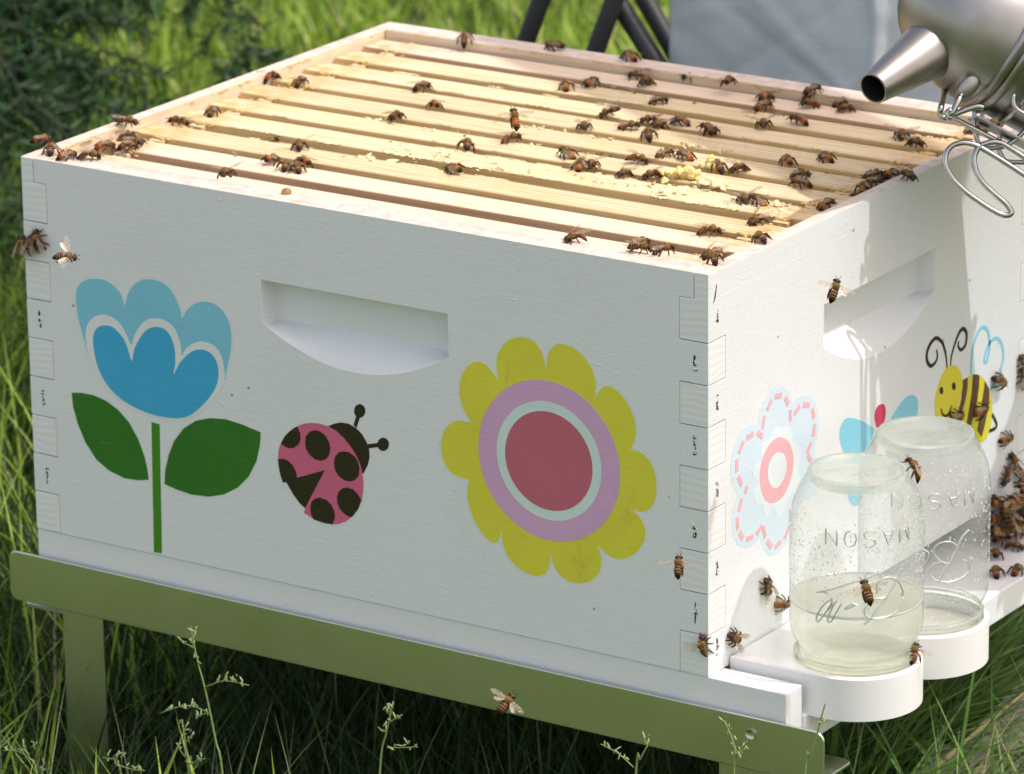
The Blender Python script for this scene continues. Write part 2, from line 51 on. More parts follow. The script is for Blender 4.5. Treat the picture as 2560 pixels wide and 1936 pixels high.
BEES=[[-502.2,28.9,246.8,5.12,13.78,0.0,"W","d"],[-483.6,14.4,246.8,-14.32,23.29,0.0,"W","d"],[-466.6,9.6,246.8,5.57,13.82,0.0,"W","o"],[-454.0,16.1,246.8,11.18,6.64,0.0,"W","d"],[-474.1,57.2,240.6,2.73,8.06,-0.0,"T","o"],[-483.6,92.1,246.8,15.37,2.49,0.0,"W","d"],[-477.3,82.3,240.6,5.75,7.76,0.0,"T","d"],[-460.9,62.9,240.6,3.6,12.85,0.0,"T","d"],[-463.3,74.4,240.6,11.98,-3.68,0.0,"T","d"],[-470.8,127.9,240.6,-12.57,-3.0,0.0,"T","d"],[-466.4,158.5,240.6,-5.86,21.31,0.0,"T","d"],[-503.4,242.9,229.0,0.57,7.38,0.0,"G","d"],[-463.5,251.2,240.6,-3.91,21.24,0.0,"T","d"],[-486.3,250.7,240.6,-0.45,16.33,0.0,"T","o"],[-357.5,25.8,246.8,6.39,-16.66,0.0,"W","s"],[-395.6,84.9,229.0,9.53,-4.82,0.0,"G","d"],[-365.6,84.4,240.6,-0.67,20.62,0.0,"T","o"],[-350.3,77.3,240.6,-17.06,26.53,0.0,"T","d"],[-341.8,77.3,240.6,-18.89,18.69,0.0,"T","d"],[-346.0,90.9,240.6,-20.82,10.68,0.0,"T","o"],[-401.6,131.2,229.0,3.74,6.53,0.0,"G","d"],[-370.1,119.4,240.6,-13.3,19.11,0.0,"T","s"],[-496.2,-2.6,187.7,-0.16,0.0,13.07,"F","o"],[-488.6,-2.6,189.4,0.03,0.0,12.07,"F","d"],[-483.0,-2.6,193.0,-3.2,0.0,9.06,"F","d"],[-407.5,-70.0,210.9,15.69,0.0,6.48,"A","f"],[-420.5,381.3,246.8,-15.64,35.61,0.0,"W","d"],[-418.5,392.6,240.6,4.57,10.14,0.0,"T","o"],[-357.4,393.6,246.8,-14.42,1.34,0.0,"W","d"],[-298.5,395.4,246.8,-18.32,10.96,0.0,"W","o"],[-305.6,395.6,240.6,-15.16,31.98,0.0,"T","d"],[-279.7,375.0,240.6,-15.17,-11.32,0.0,"T","o"],[-265.4,361.1,240.6,4.5,-20.73,0.0,"T","d"],[-306.6,329.3,240.6,-11.96,21.86,0.0,"T","o"],[-296.8,344.9,240.6,-0.8,13.58,0.0,"T","o"],[-235.4,329.1,240.6,7.32,6.98,0.0,"T","d"],[-280.7,345.5,229.0,8.5,-3.01,0.0,"G","d"],[-264.2,343.3,229.0,7.99,-0.6,0.0,"G","d"],[-385.6,278.8,240.6,1.62,13.97,0.0,"T","d"],[-353.1,245.1,240.6,-21.29,15.92,0.0,"T","o"],[-247.8,178.9,262.0,-18.19,21.04,0.0,"A","f"],[-241.8,249.3,240.6,16.57,-23.13,0.0,"T","d"],[-246.7,285.0,240.6,-7.79,-3.31,0.0,"T","d"],[-259.5,308.5,229.0,7.75,-1.95,0.0,"G","d"],[-217.3,264.4,240.6,10.99,3.96,0.0,"T","o"],[-213.5,282.6,240.6,-10.94,-5.19,0.0,"T","d"],[-203.7,278.2,240.6,-0.36,-16.86,0.0,"T","o"],[-197.4,254.7,240.6,-16.74,25.44,0.0,"T","d"],[-197.0,291.2,240.6,-11.75,-0.53,0.0,"T","o"],[-171.0,283.7,240.6,-23.55,7.41,0.0,"T","o"],[-167.6,280.3,240.6,-18.0,24.85,0.0,"T","d"],[-357.8,208.3,240.6,-7.66,35.64,0.0,"T","d"],[-266.1,202.3,240.6,8.28,10.95,0.0,"T","o"],[-304.8,239.0,229.0,-6.96,0.49,0.0,"G","d"],[-280.6,174.2,240.6,-11.72,16.95,0.0,"T","d"],[-216.2,189.4,240.6,-19.31,7.71,0.0,"T","o"],[-226.4,203.5,229.0,-9.84,5.95,0.0,"G","d"],[-194.1,169.6,240.6,-7.09,16.09,0.0,"T","o"],[-189.9,175.8,240.6,6.88,-17.7,0.0,"T","s"],[-199.8,206.8,229.0,-8.76,5.04,0.0,"G","d"],[-161.4,168.9,240.6,-1.27,-17.97,0.0,"T","o"],[-145.3,173.9,240.6,-5.44,-15.53,0.0,"T","d"],[-170.4,200.4,240.6,12.61,3.31,0.0,"T","o"],[-164.9,221.6,240.6,7.08,10.55,0.0,"T","o"],[-151.1,222.8,240.6,-14.56,4.58,0.0,"T","o"],[-121.2,212.1,240.6,-17.82,15.46,0.0,"T","d"],[-106.9,213.4,240.6,-3.92,-16.75,0.0,"T","s"],[-90.7,244.8,240.6,-20.76,19.74,0.0,"T","o"],[-74.4,263.2,240.6,-16.7,7.65,0.0,"T","o"],[-68.5,221.8,240.6,10.88,3.61,0.0,"T","d"],[-58.4,205.1,240.6,-12.67,0.93,0.0,"T","d"],[-58.7,239.4,229.0,-8.16,2.25,0.0,"G","d"],[-20.6,215.0,240.6,-7.29,23.17,0.0,"T","o"],[-20.9,228.6,240.6,2.5,13.36,0.0,"T","d"],[-29.9,245.1,240.6,7.05,8.2,0.0,"T","d"],[-20.0,249.1,240.6,-0.43,19.74,0.0,"T","o"],[0.1,233.5,246.8,16.48,-9.03,0.0,"W","d"],[-21.4,171.5,240.6,2.34,20.6,0.0,"T","o"],[-69.1,156.8,240.6,16.13,-20.8,0.0,"T","s"],[-59.2,157.9,240.6,-16.09,5.58,0.0,"T","o"],[-39.4,121.3,240.6,-2.85,-17.82,0.0,"T","o"],[-9.3,73.1,246.8,-18.73,14.94,0.0,"W","d"],[-51.5,87.8,240.6,12.63,3.75,-0.0,"T","o"],[-15.4,28.6,246.8,-5.56,-17.46,-0.0,"W","o"],[-9.9,22.8,246.8,-18.35,27.94,0.0,"W","d"],[-101.2,17.8,246.8,-4.84,-13.36,0.0,"W","o"],[-56.4,19.0,246.8,9.73,2.13,-0.0,"W","d"],[-74.5,47.3,240.6,4.57,7.22,0.0,"T","o"],[-43.8,22.8,246.8,7.55,8.19,0.0,"W","d"],[-256.3,122.3,240.6,-18.2,5.73,0.0,"T","o"],[-246.0,386.4,240.6,-8.61,-8.37,0.0,"T","o"],[-209.2,372.2,246.8,-13.44,37.52,0.0,"W","o"],[-170.1,350.8,240.6,3.86,18.06,0.0,"T","o"],[-179.5,370.6,240.6,0.33,9.78,0.0,"T","s"],[-155.4,386.5,240.6,6.87,10.45,0.0,"T","d"],[-151.6,381.1,246.8,3.39,16.42,0.0,"W","d"],[-145.9,368.2,240.6,-4.59,-12.19,0.0,"T","o"],[-121.4,371.0,240.6,-5.3,-17.26,0.0,"T","d"],[-130.8,382.7,240.6,2.76,6.38,0.0,"T","d"],[-147.3,311.7,240.6,9.66,-16.4,0.0,"T","s"],[-132.5,330.9,240.6,-15.37,3.25,0.0,"T","o"],[-171.6,339.4,229.0,3.28,1.94,0.0,"G","d"],[-151.7,342.0,229.0,7.73,4.58,0.0,"G","d"],[-217.5,341.2,229.0,3.71,0.62,0.0,"G","d"],[-59.3,332.7,240.6,8.21,-16.28,0.0,"T","s"],[-79.7,384.4,229.0,-6.84,2.42,0.0,"G","d"],[-42.9,321.3,240.6,12.51,-5.12,0.0,"T","d"],[-28.6,366.8,240.6,4.35,8.97,0.0,"T","d"],[-22.0,370.7,240.6,0.18,10.76,0.0,"T","d"],[-10.8,363.2,246.8,7.45,-10.48,0.0,"W","d"],[70.0,21.9,241.3,0.0,3.93,7.48,"A","f"],[2.6,352.1,83.9,0.0,14.63,-8.86,"R","d"],[2.6,328.7,70.7,0.0,13.01,3.37,"R","o"],[2.6,295.0,75.5,0.0,5.93,0.81,"R","d"],[2.6,384.0,77.0,0.0,1.19,8.84,"R","o"],[2.6,384.1,86.3,0.0,-2.99,9.46,"R","o"],[2.6,362.6,42.1,0.0,18.39,-0.2,"R","o"],[2.6,373.3,23.7,0.0,-4.92,11.7,"R","d"],[2.6,363.3,16.0,0.0,-11.53,-6.85,"R","o"],[2.6,383.2,9.4,0.0,-0.26,-11.71,"R","o"],[22.4,313.2,-16.4,-20.37,36.89,0.0,"P","d"],[37.9,284.2,-16.4,-8.75,15.39,0.0,"P","s"],[47.3,294.5,-16.4,-4.34,22.73,0.0,"P","d"],[26.1,332.4,-16.4,8.21,-0.92,0.0,"P","d"],[123.5,20.0,145.2,-7.45,0.0,10.3,"A","d"],[107.4,-5.0,76.3,-2.13,0.0,10.36,"A","f"],[98.0,69.3,12.6,0.0,5.67,11.69,"A","s"],[2.6,62.8,36.3,0.0,-5.53,15.41,"R","d"],[2.6,80.2,20.0,0.0,18.27,-1.9,"R","o"],[2.6,25.8,16.3,0.0,-15.1,10.27,"R","d"],[-1.5,-2.6,20.4,-0.52,0.0,13.89,"F","s"],[34.7,-90.0,104.2,1.24,0.0,11.85,"A","f"],[-74.5,-100.0,2.6,7.13,0.0,12.97,"A","f"],[12.0,333.3,9.7,0.0,12.95,4.48,"E","o"],[12.0,330.6,5.4,0.0,-4.74,9.8,"E","d"],[12.0,349.9,-1.9,0.0,11.87,-2.49,"E","d"],[12.0,362.0,-9.4,0.0,16.41,-2.77,"E","d"],[12.0,337.4,-1.4,0.0,-6.13,7.33,"E","d"],[12.0,363.7,-5.5,0.0,-9.85,5.18,"E","d"],[12.0,332.3,-1.3,0.0,13.33,-5.5,"E","o"],[12.0,340.6,-9.3,0.0,11.98,-6.58,"E","o"],[12.0,354.7,-12.9,0.0,13.36,-1.87,"E","d"],[12.0,349.3,-15.6,0.0,14.28,-7.3,"E","o"],[12.0,362.8,-10.0,0.0,-13.49,3.72,"E","d"],[12.0,366.9,-19.9,0.0,7.71,-6.78,"E","o"],[12.0,334.6,-13.7,0.0,16.95,-3.73,"E","o"],[12.0,349.5,-19.0,0.0,9.81,-5.95,"E","o"],[12.0,365.9,-23.1,0.0,11.21,-1.59,"E","o"],[12.0,326.7,-7.2,0.0,4.55,-5.04,"E","o"],[12.0,356.6,5.2,0.0,11.37,-7.43,"E","o"],[12.0,365.1,4.3,0.0,-8.88,-0.28,"E","o"],[12.0,347.5,2.8,0.0,7.56,-5.56,"E","o"],[12.0,365.8,-1.9,0.0,-9.68,1.08,"E","d"],[12.0,351.1,4.5,0.0,-7.59,5.93,"E","d"],[12.0,340.0,8.2,0.0,7.51,-5.17,"E","o"],[12.0,327.5,0.5,0.0,-3.87,6.27,"E","d"],[12.0,360.8,-6.4,0.0,-11.28,4.51,"E","o"],[12.0,368.7,-9.6,0.0,4.33,3.11,"E","o"],[12.0,333.3,-10.2,0.0,-7.26,-1.07,"E","o"],[12.0,365.2,10.9,0.0,6.59,1.7,"E","o"]]
WIRES=[[[94.6,222.2,267.1],[85.6,218.8,273.6],[75.1,214.5,280.6],[71.8,212.9,281.9],[68.1,210.5,282.2],[63.1,206.5,280.3],[61.2,203.6,276.1],[61.5,201.8,271.0],[64.3,201.0,264.2],[69.1,201.8,258.1],[75.7,203.9,252.1],[81.4,205.7,247.3],[84.3,206.1,243.4],[84.4,205.6,241.9],[82.8,204.3,241.1],[79.3,202.2,241.8],[73.1,199.5,245.3],[66.8,197.0,249.6],[60.4,194.6,254.4],[53.7,192.6,260.5],[49.3,192.0,266.5],[47.1,192.4,271.2],[46.9,194.4,276.8],[49.2,197.4,280.5],[53.1,200.6,282.0],[56.9,203.0,281.7],[61.2,205.3,280.4],[65.8,207.3,277.8],[74.2,210.8,272.5],[87.2,216.0,263.8],[96.1,219.5,257.7]],[[40.1,212.0,294.5],[43.5,213.2,291.9],[56.8,219.1,284.5],[69.7,224.8,277.4],[80.2,229.2,270.9],[89.0,233.0,265.6]],[[47.7,227.2,294.9],[48.2,225.5,289.7],[49.7,224.0,283.3],[53.1,223.4,275.9],[56.5,224.8,273.7],[62.2,228.5,273.7],[66.5,231.9,274.9],[70.9,236.0,278.2],[74.2,240.1,282.9],[77.0,243.4,286.7]],[[57.4,240.8,287.5],[57.9,240.1,284.9],[58.9,238.4,278.8],[59.8,236.0,271.1],[62.6,235.8,265.9],[65.6,237.0,263.7],[73.6,242.1,263.2],[81.4,247.5,263.9]],[[79.1,216.6,311.4],[79.9,215.2,306.5],[82.2,215.4,303.1],[86.0,216.9,300.5],[91.7,219.5,297.4]],[[30.9,220.5,306.2],[42.2,195.6,304.0],[42.5,194.2,299.8],[44.4,194.6,297.6],[46.9,196.6,298.5],[58.8,206.3,303.4],[63.3,209.2,302.9]],[[52.8,203.8,313.3],[53.2,195.8,308.3],[51.6,192.4,302.4],[50.1,190.6,300.3]],[[51.6,192.4,302.4],[49.9,191.8,303.7],[48.6,190.4,302.4],[49.4,190.0,299.9],[51.8,191.2,299.0]]]
SM={"rim":[51.2,253.1,339.2],"camr":[0.83641,0.54797,-0.01208],"camd":[0.15983,-0.26493,-0.95093],"camw":[-0.52428,0.79344,-0.30917],"noz0":[27.5,210.4,334.4],"noz1":[20.4,152.9,321.7]}
TUBES=[[[-563.2,700.0,196.6],[-586.6,700.0,140.3]],[[-499.3,700.0,204.4],[-525.9,700.0,139.0]],[[-512.2,715.0,195.2],[-466.4,715.0,137.4]],[[-508.7,740.0,199.5],[-450.0,740.0,115.7]]]
STALKS=[["tall seeding grass stalk reaching up to the steel rail, left of centre",[[-304.1,-60,-210.0],[-310.3,-60.0,-106.9],[-314.3,-60.0,-87.1],[-318.3,-60.0,-67.5],[-321.8,-60.0,-52.0],[-326.5,-60.0,-35.7],[-331.0,-60.0,-15.3]],[[[-325.4,-60.0,-37.5],[-328.5,-60.0,-27.0],[-330.0,-60.0,-20.2],[-331.0,-60.0,-14.8]],[[-321.2,-60.0,-51.9],[-305.7,-60.0,-44.8],[-288.2,-60.0,-44.1]],[[-318.9,-60.0,-68.2],[-336.0,-60.0,-67.1],[-356.6,-60.0,-76.5]],[[-329.7,-60.0,-28.2],[-333.2,-60.0,-26.9],[-338.5,-60.0,-25.9]],[[-318.9,-60.0,-68.2],[-325.5,-60.0,-71.1],[-329.2,-60.0,-74.9]]]],["short seeding stalk with a thick tuft, left of centre",[[-325.6,-70,-210.0],[-328.4,-70.0,-107.3],[-330.0,-70.0,-90.0],[-332.3,-70.0,-72.1]],[[[-330.0,-70.0,-90.0],[-331.4,-70.0,-80.1],[-332.3,-70.0,-72.1]],[[-330.5,-70.0,-88.1],[-327.4,-70.0,-83.4],[-323.1,-70.0,-79.4]],[[-329.9,-70.0,-102.3],[-322.7,-70.0,-97.7],[-315.4,-70.0,-94.1]],[[-330.9,-70.0,-96.4],[-334.3,-70.0,-93.0],[-336.0,-70.0,-90.3]]]],["small branched seeding stalk by the left steel leg",[[-355.3,-80,-210.0],[-373.0,-80.0,-114.3],[-376.4,-80.0,-108.8],[-378.5,-80.0,-103.1]],[[[-378.0,-80.0,-104.5],[-382.2,-80.0,-104.9],[-387.1,-80.0,-105.4]],[[-378.5,-80.0,-103.1],[-375.4,-80.0,-100.3],[-372.9,-80.0,-98.8]],[[-376.9,-80.0,-107.9],[-364.3,-80.0,-108.3],[-354.7,-80.0,-107.2]]]],["seeding stalk in the bottom left corner",[[-425.8,-80,-210.0],[-439.4,-80.0,-128.6],[-445.1,-80.0,-118.4],[-449.5,-80.0,-109.9]],[[[-445.1,-80.0,-118.4],[-447.8,-80.0,-112.7],[-449.5,-80.0,-108.9]],[[-446.2,-80.0,-117.6],[-456.0,-80.0,-115.5],[-466.0,-80.0,-117.6]],[[-443.4,-80.0,-110.7],[-440.2,-80.0,-107.9],[-438.2,-80.0,-106.0]],[[-439.4,-80.0,-127.8],[-436.1,-80.0,-123.7],[-433.4,-80.0,-119.0]]]],["pale seeding stalk against the dark shade, middle of bottom edge",[[-200.5,-60,-210.0],[-192.9,-60.0,-82.3],[-187.1,-60.0,-53.1],[-182.1,-60.0,-33.2]],[[[-184.7,-60.0,-45.7],[-183.4,-60.0,-38.4],[-182.1,-60.0,-32.7]],[[-184.7,-60.0,-46.7],[-180.1,-60.0,-42.7],[-175.6,-60.0,-39.8]],[[-187.3,-60.0,-63.2],[-176.0,-60.0,-60.8],[-164.8,-60.0,-57.9]],[[-184.6,-60.0,-41.7],[-186.8,-60.0,-39.2],[-187.6,-60.0,-37.3]],[[-188.2,-60.0,-53.4],[-189.3,-60.0,-52.6],[-190.4,-60.0,-52.3]]]],["bent seeding stalk hanging left of the right leg",[[-33.0,-50,-210.0],[-19.0,-50.0,-49.2],[-15.7,-50.0,-37.8],[-10.9,-50.0,-28.1]],[[[-20.0,-50.0,-43.6],[-30.6,-50.0,-37.1],[-42.8,-50.0,-33.7]],[[-10.9,-50.0,-28.1],[-12.5,-50.0,-25.6],[-13.6,-50.0,-23.9]]]],["seeding stalk with green spike in front of the rail end",[[34.7,-40,-210.0],[41.1,-40.0,-39.7],[42.7,-40.0,-26.9],[41.1,-40.0,-19.6],[36.4,-40.0,-9.1],[34.3,-40.0,-6.2]],[[[42.1,-40.0,-23.2],[39.5,-40.0,-14.2],[36.4,-40.0,-10.0],[34.3,-40.0,-6.2]],[[42.7,-40.0,-24.0],[46.8,-40.0,-20.3],[49.9,-40.0,-15.8]],[[43.2,-40.0,-27.8],[45.2,-40.0,-25.4],[46.8,-40.0,-23.1]]]],["thin bare stalk crossing the right end of the rail",[[70.9,-30,-210.0],[82.1,-30.0,-35.3],[85.1,-30.0,-21.3],[90.1,-30.0,-6.9],[92.5,-30.0,3.1],[95.5,-30.0,13.6]],[[[92.5,-30.0,1.2],[93.6,-30.0,2.4],[94.6,-30.0,3.0]]]]]
HX=-304.5
HY=14.7
GZ=-210.0   # ground level, mm (0 = underside of the hive box)

# ---------------------------------------------------------------- helpers
class MB:
    def __init__(s): s.v=[]; s.f=[]; s.m=[]; s.c=None
    def add(s,vs,fs,m=0):
        o=len(s.v); s.v+= [tuple(map(float,q)) for q in vs]; s.f+=[tuple(i+o for i in f) for f in fs]; s.m+=[m]*len(fs); return s
    def box(s,x0,y0,z0,x1,y1,z1,m=0):
        return s.add([(x0,y0,z0),(x1,y0,z0),(x1,y1,z0),(x0,y1,z0),(x0,y0,z1),(x1,y0,z1),(x1,y1,z1),(x0,y1,z1)],
          [(0,3,2,1),(4,5,6,7),(0,1,5,4),(1,2,6,5),(2,3,7,6),(3,0,4,7)],m)
    def tube(s,pts,r,n=8,m=0,cap=True,flat=1.0):
        pts=[Vector(p) for p in pts]; N=len(pts); rs=r if isinstance(r,(list,tuple)) else [r]*N
        vs=[];up=Vector((0,0,1))
        t0=(pts[1]-pts[0]).normalized(); a=t0.cross(up)
        if a.length<1e-3: a=t0.cross(Vector((1,0,0)))
        a.normalize()
        for i,p in enumerate(pts):
            t=(pts[min(i+1,N-1)]-pts[max(i-1,0)])
            if t.length<1e-9: t=t0
            t.normalize(); a=(a-t*a.dot(t)); a=a.normalized() if a.length>1e-6 else t.orthogonal().normalized(); b=t.cross(a)
            for k in range(n):
                an=2*math.pi*k/n; vs.append(p+(a*math.cos(an)+b*math.sin(an)*flat)*rs[i])
        fs=[(i*n+k,i*n+(k+1)%n,(i+1)*n+(k+1)%n,(i+1)*n+k) for i in range(N-1) for k in range(n)]
        if cap: fs+= [tuple(reversed(range(n))),tuple(range((N-1)*n,N*n))]
        return s.add(vs,fs,m)
    def ell(s,c,r,n=10,m=0,mat=None):
        vs=[];fs=[];k=n//2+1
        for i in range(1,k):
            th=math.pi*i/k
            for j in range(n):
                ph=2*math.pi*j/n; vs.append(Vector((r[0]*math.sin(th)*math.cos(ph),r[1]*math.sin(th)*math.sin(ph),r[2]*math.cos(th))))
        vs+= [Vector((0,0,r[2])),Vector((0,0,-r[2]))]
        if mat is not None: vs=[mat@v for v in vs]
        vs=[v+Vector(c) for v in vs]
        for i in range(k-2):
            for j in range(n): fs.append((i*n+j,(i+1)*n+j,(i+1)*n+(j+1)%n,i*n+(j+1)%n))
        T=(k-1)*n
        for j in range(n): fs.append((T,j,(j+1)%n)); fs.append((T+1,(k-2)*n+(j+1)%n,(k-2)*n+j))
        return s.add(vs,fs,m)
    def lathe(s,prof,c=(0,0,0),n=48,m=0,M=None):
        vs=[];fs=[]
        for r,z in prof:
            for k in range(n):
                a=2*math.pi*k/n; q=Vector((r*math.cos(a),r*math.sin(a),z))
                if M is not None: q=M@q
                vs.append(q+Vector(c))
        for i in range(len(prof)-1):
            for k in range(n): fs.append((i*n+k,i*n+(k+1)%n,(i+1)*n+(k+1)%n,(i+1)*n+k))
        return s.add(vs,fs,m)
def mesh_obj(name,mb,mats,parent=None,smooth=False,loc=None,bevel=0,seg=1):
    """verts in world millimetres; object origin = parent's place (or loc)"""
    me=bpy.data.meshes.new(name)
    o0=Vector(loc) if loc is not None else (Vector(parent['_o']) if parent is not None and '_o' in parent else Vector((0,0,0)))
    me.from_pydata([((x-o0.x)*.001,(y-o0.y)*.001,(z-o0.z)*.001) for x,y,z in mb.v],[],mb.f)
    mats=mats if isinstance(mats,(list,tuple)) else [mats]
    for q in mats: me.materials.append(q)
    me.polygons.foreach_set('material_index',mb.m)
    if smooth: me.polygons.foreach_set('use_smooth',[True]*len(me.polygons))
    me.update()
    ob=bpy.data.objects.new(name,me); col.objects.link(ob)
    if parent is not None:
        ob.parent=parent
        ob['_o']=tuple(o0)
    elif loc is not None: ob.location=o0*.001; ob['_o']=tuple(o0)
    else: ob['_o']=(0,0,0)
    if bevel:
        b=ob.modifiers.new('bevel','BEVEL'); b.width=bevel*.001; b.segments=seg; b.limit_method='ANGLE'; b.angle_limit=R_(40)
    return ob
def thing(name,label,cat,loc=(0,0,0),group=None,rot=None):
    o=bpy.data.objects.new(name,None); col.objects.link(o); o.location=Vector(loc)*.001; o['_o']=tuple(float(q) for q in loc)
    o.empty_display_size=.02
    if rot is not None: o.rotation_euler=rot
    o['label']=label; o['category']=cat
    if group: o['group']=group
    return o
def tag(o,label,cat,group=None,kind=None):
    o['label']=label
    if cat: o['category']=cat
    if group: o['group']=group
    if kind: o['kind']=kind
    return o
def catmull(pts,k=6,closed=False):
    P=[Vector(p) for p in pts]; n=len(P); out=[]
    rngi=range(n) if closed else range(n-1)
    for i in rngi:
        p0=P[(i-1)%n] if closed or i>0 else P[0]; p1=P[i]; p2=P[(i+1)%n]; p3=P[(i+2)%n] if closed or i+2<n else P[-1]
        for j in range(k):
            t=j/k; out.append(.5*((2*p1)+(p2-p0)*t+(2*p0-5*p1+4*p2-p3)*t*t+(3*p1-p0-3*p2+p3)*t**3))
    if not closed: out.append(P[-1])
    return out

# ---------------------------------------------------------------- materials
class NT:
    def __init__(s,name):
        s.m=bpy.data.materials.new(name); s.m.use_nodes=True; s.t=s.m.node_tree; s.t.nodes.clear()
        s.out=s.n('OutputMaterial')
    def n(s,t,**k):
        x=s.t.nodes.new('ShaderNode'+t)
        for a,b in k.items():
            if a in x.inputs.keys(): x.inputs[a].default_value=b
            else: setattr(x,a,b)
        return x
    def l(s,a,b): s.t.links.new(a,b)
    def coord(s,scale=(1,1,1),kind='Object',rot=(0,0,0)):
        c=s.n('TexCoord'); mp=s.n('Mapping'); mp.inputs['Scale'].default_value=scale; mp.inputs['Rotation'].default_value=rot; s.l(c.outputs[kind],mp.inputs[0]); return mp.outputs[0]
    def noise(s,vec,scale,detail=4,rough=.55,dist=0):
        x=s.n('TexNoise'); x.inputs['Scale'].default_value=scale; x.inputs['Detail'].default_value=detail; x.inputs['Roughness'].default_value=rough; x.inputs['Distortion'].default_value=dist
        s.l(vec,x.inputs['Vector']); return x.outputs['Fac']
    def ramp(s,fac,stops,interp='LINEAR'):
        x=s.n('ValToRGB'); x.color_ramp.interpolation=interp; e=x.color_ramp.elements
        while len(e)<len(stops): e.new(0.5)
        for i,(p,c) in enumerate(stops): e[i].position=p; e[i].color=(*c,1) if len(c)==3 else c
        s.l(fac,x.inputs[0]); return x.outputs[0]
    def mix(s,fac,a,b,mode='MIX'):
        x=s.n('MixRGB',blend_type=mode)
        for sock,v in ((x.inputs[0],fac),(x.inputs[1],a),(x.inputs[2],b)):
            if hasattr(v,'links') or isinstance(v,bpy.types.NodeSocket): s.l(v,sock)
            elif isinstance(v,(int,float)): sock.default_value=v
            else: sock.default_value=(*v,1) if len(v)==3 else v
        return x.outputs[0]
    def math(s,op,a,b=0.5,clamp=False):
        x=s.n('Math',operation=op); x.use_clamp=clamp
        for sock,v in ((x.inputs[0],a),(x.inputs[1],b)):
            if isinstance(v,bpy.types.NodeSocket): s.l(v,sock)
            else: sock.default_value=v
        return x.outputs[0]
    def bump(s,h,strength=.3,dist=.001,prev=None):
        x=s.n('Bump'); x.inputs['Strength'].default_value=strength; x.inputs['Distance'].default_value=dist; s.l(h,x.inputs['Height'])
        if prev is not None: s.l(prev,x.inputs['Normal'])
        return x.outputs[0]
    def pbr(s,color,rough=.5,metal=0,normal=None,**k):
        b=s.n('BsdfPrincipled')
        for sock,v in ((b.inputs['Base Color'],color),(b.inputs['Roughness'],rough),(b.inputs['Metallic'],metal)):
            if isinstance(v,bpy.types.NodeSocket): s.l(v,sock)
            elif isinstance(v,(int,float)): sock.default_value=v
            else: sock.default_value=(*v,1)
        if normal is not None: s.l(normal,b.inputs['Normal'])
        for a,v in k.items(): b.inputs[a.replace('_',' ')].default_value=v
        s.l(b.outputs[0],s.out.inputs[0]); return b
def plain(name,c,rough=.5,metal=0,bump=0,scale=300,var=.06,**k):
    t=NT(name); v=t.coord(); f=t.noise(v,scale,3)
    cc=t.mix(f,tuple(x*(1-var) for x in c),tuple(min(1,x*(1+var)) for x in c))
    t.pbr(cc,rough,metal,t.bump(f,bump,.0005) if bump else None,**k); return t.m

def m_paint(name,base=(.755,.78,.79),horiz=True,rough=.42,grain=.6,specks=True):
    t=NT(name); sc=(60,60,900) if horiz else (900,900,60)
    g=t.noise(t.coord(sc),1,4,.6,1.2)           # brush / wood grain under paint
    r=t.noise(t.coord(),420,5,.6)               # roller texture
    r2=t.noise(t.coord(),90,3,.5)
    h=t.mix(.5,g,r); h=t.mix(.35,h,r2); lp=t.ramp(t.noise(t.coord((1,1,2)),150,2),[(.70,(0,0,0)),(.76,(1,1,1))]); h=t.mix(.25,h,lp)
    d=t.noise(t.coord(),7,4,.6)
    c=t.mix(d,tuple(x*.93 for x in base),base); c=t.mix(t.ramp(t.noise(t.coord((1,1,.35)),26,5,.7),[(.60,(0,0,0)),(.80,(.16,.16,.16))]),c,(.55,.50,.38))
    if specks:
        vz=t.n('TexVoronoi'); vz.inputs['Scale'].default_value=42; t.l(t.coord((1,1,1.2)),vz.inputs['Vector'])
        pick=t.ramp(t.n('SeparateColor').outputs[0] if False else vz.outputs['Distance'],[(0,(1,1,1)),(.045,(1,1,1)),(.06,(0,0,0))])
        sel=t.math('GREATER_THAN',t.noise(t.coord(),23,2),.56)
        mask=t.math('MULTIPLY',pick,sel); c=t.mix(t.math('MULTIPLY',mask,.75),c,(.16,.11,.06))
    t.pbr(c,rough,0,t.bump(h,grain,.0011)); return t.m
M_white=m_paint('white_paint')
def m_endgrain():
    t=NT('white_paint_end_grain'); wv=t.n('TexWave',wave_type='BANDS',bands_direction='Z'); wv.inputs['Scale'].default_value=70; wv.inputs['Distortion'].default_value=7.0; wv.inputs['Detail'].default_value=2; wv.inputs['Detail Scale'].default_value=.5
    t.l(t.coord(),wv.inputs['Vector']); n=t.noise(t.coord(),700,3); h=t.mix(.25,wv.outputs['Fac'],n); c=t.mix(wv.outputs['Fac'],(.74,.76,.76),(.77,.785,.78)); t.pbr(c,.45,0,t.bump(h,.16,.0006)); return t.m
M_white_end=m_endgrain()
M_white_rail=m_paint('white_paint_rail',base=(.76,.78,.78),grain=.5)
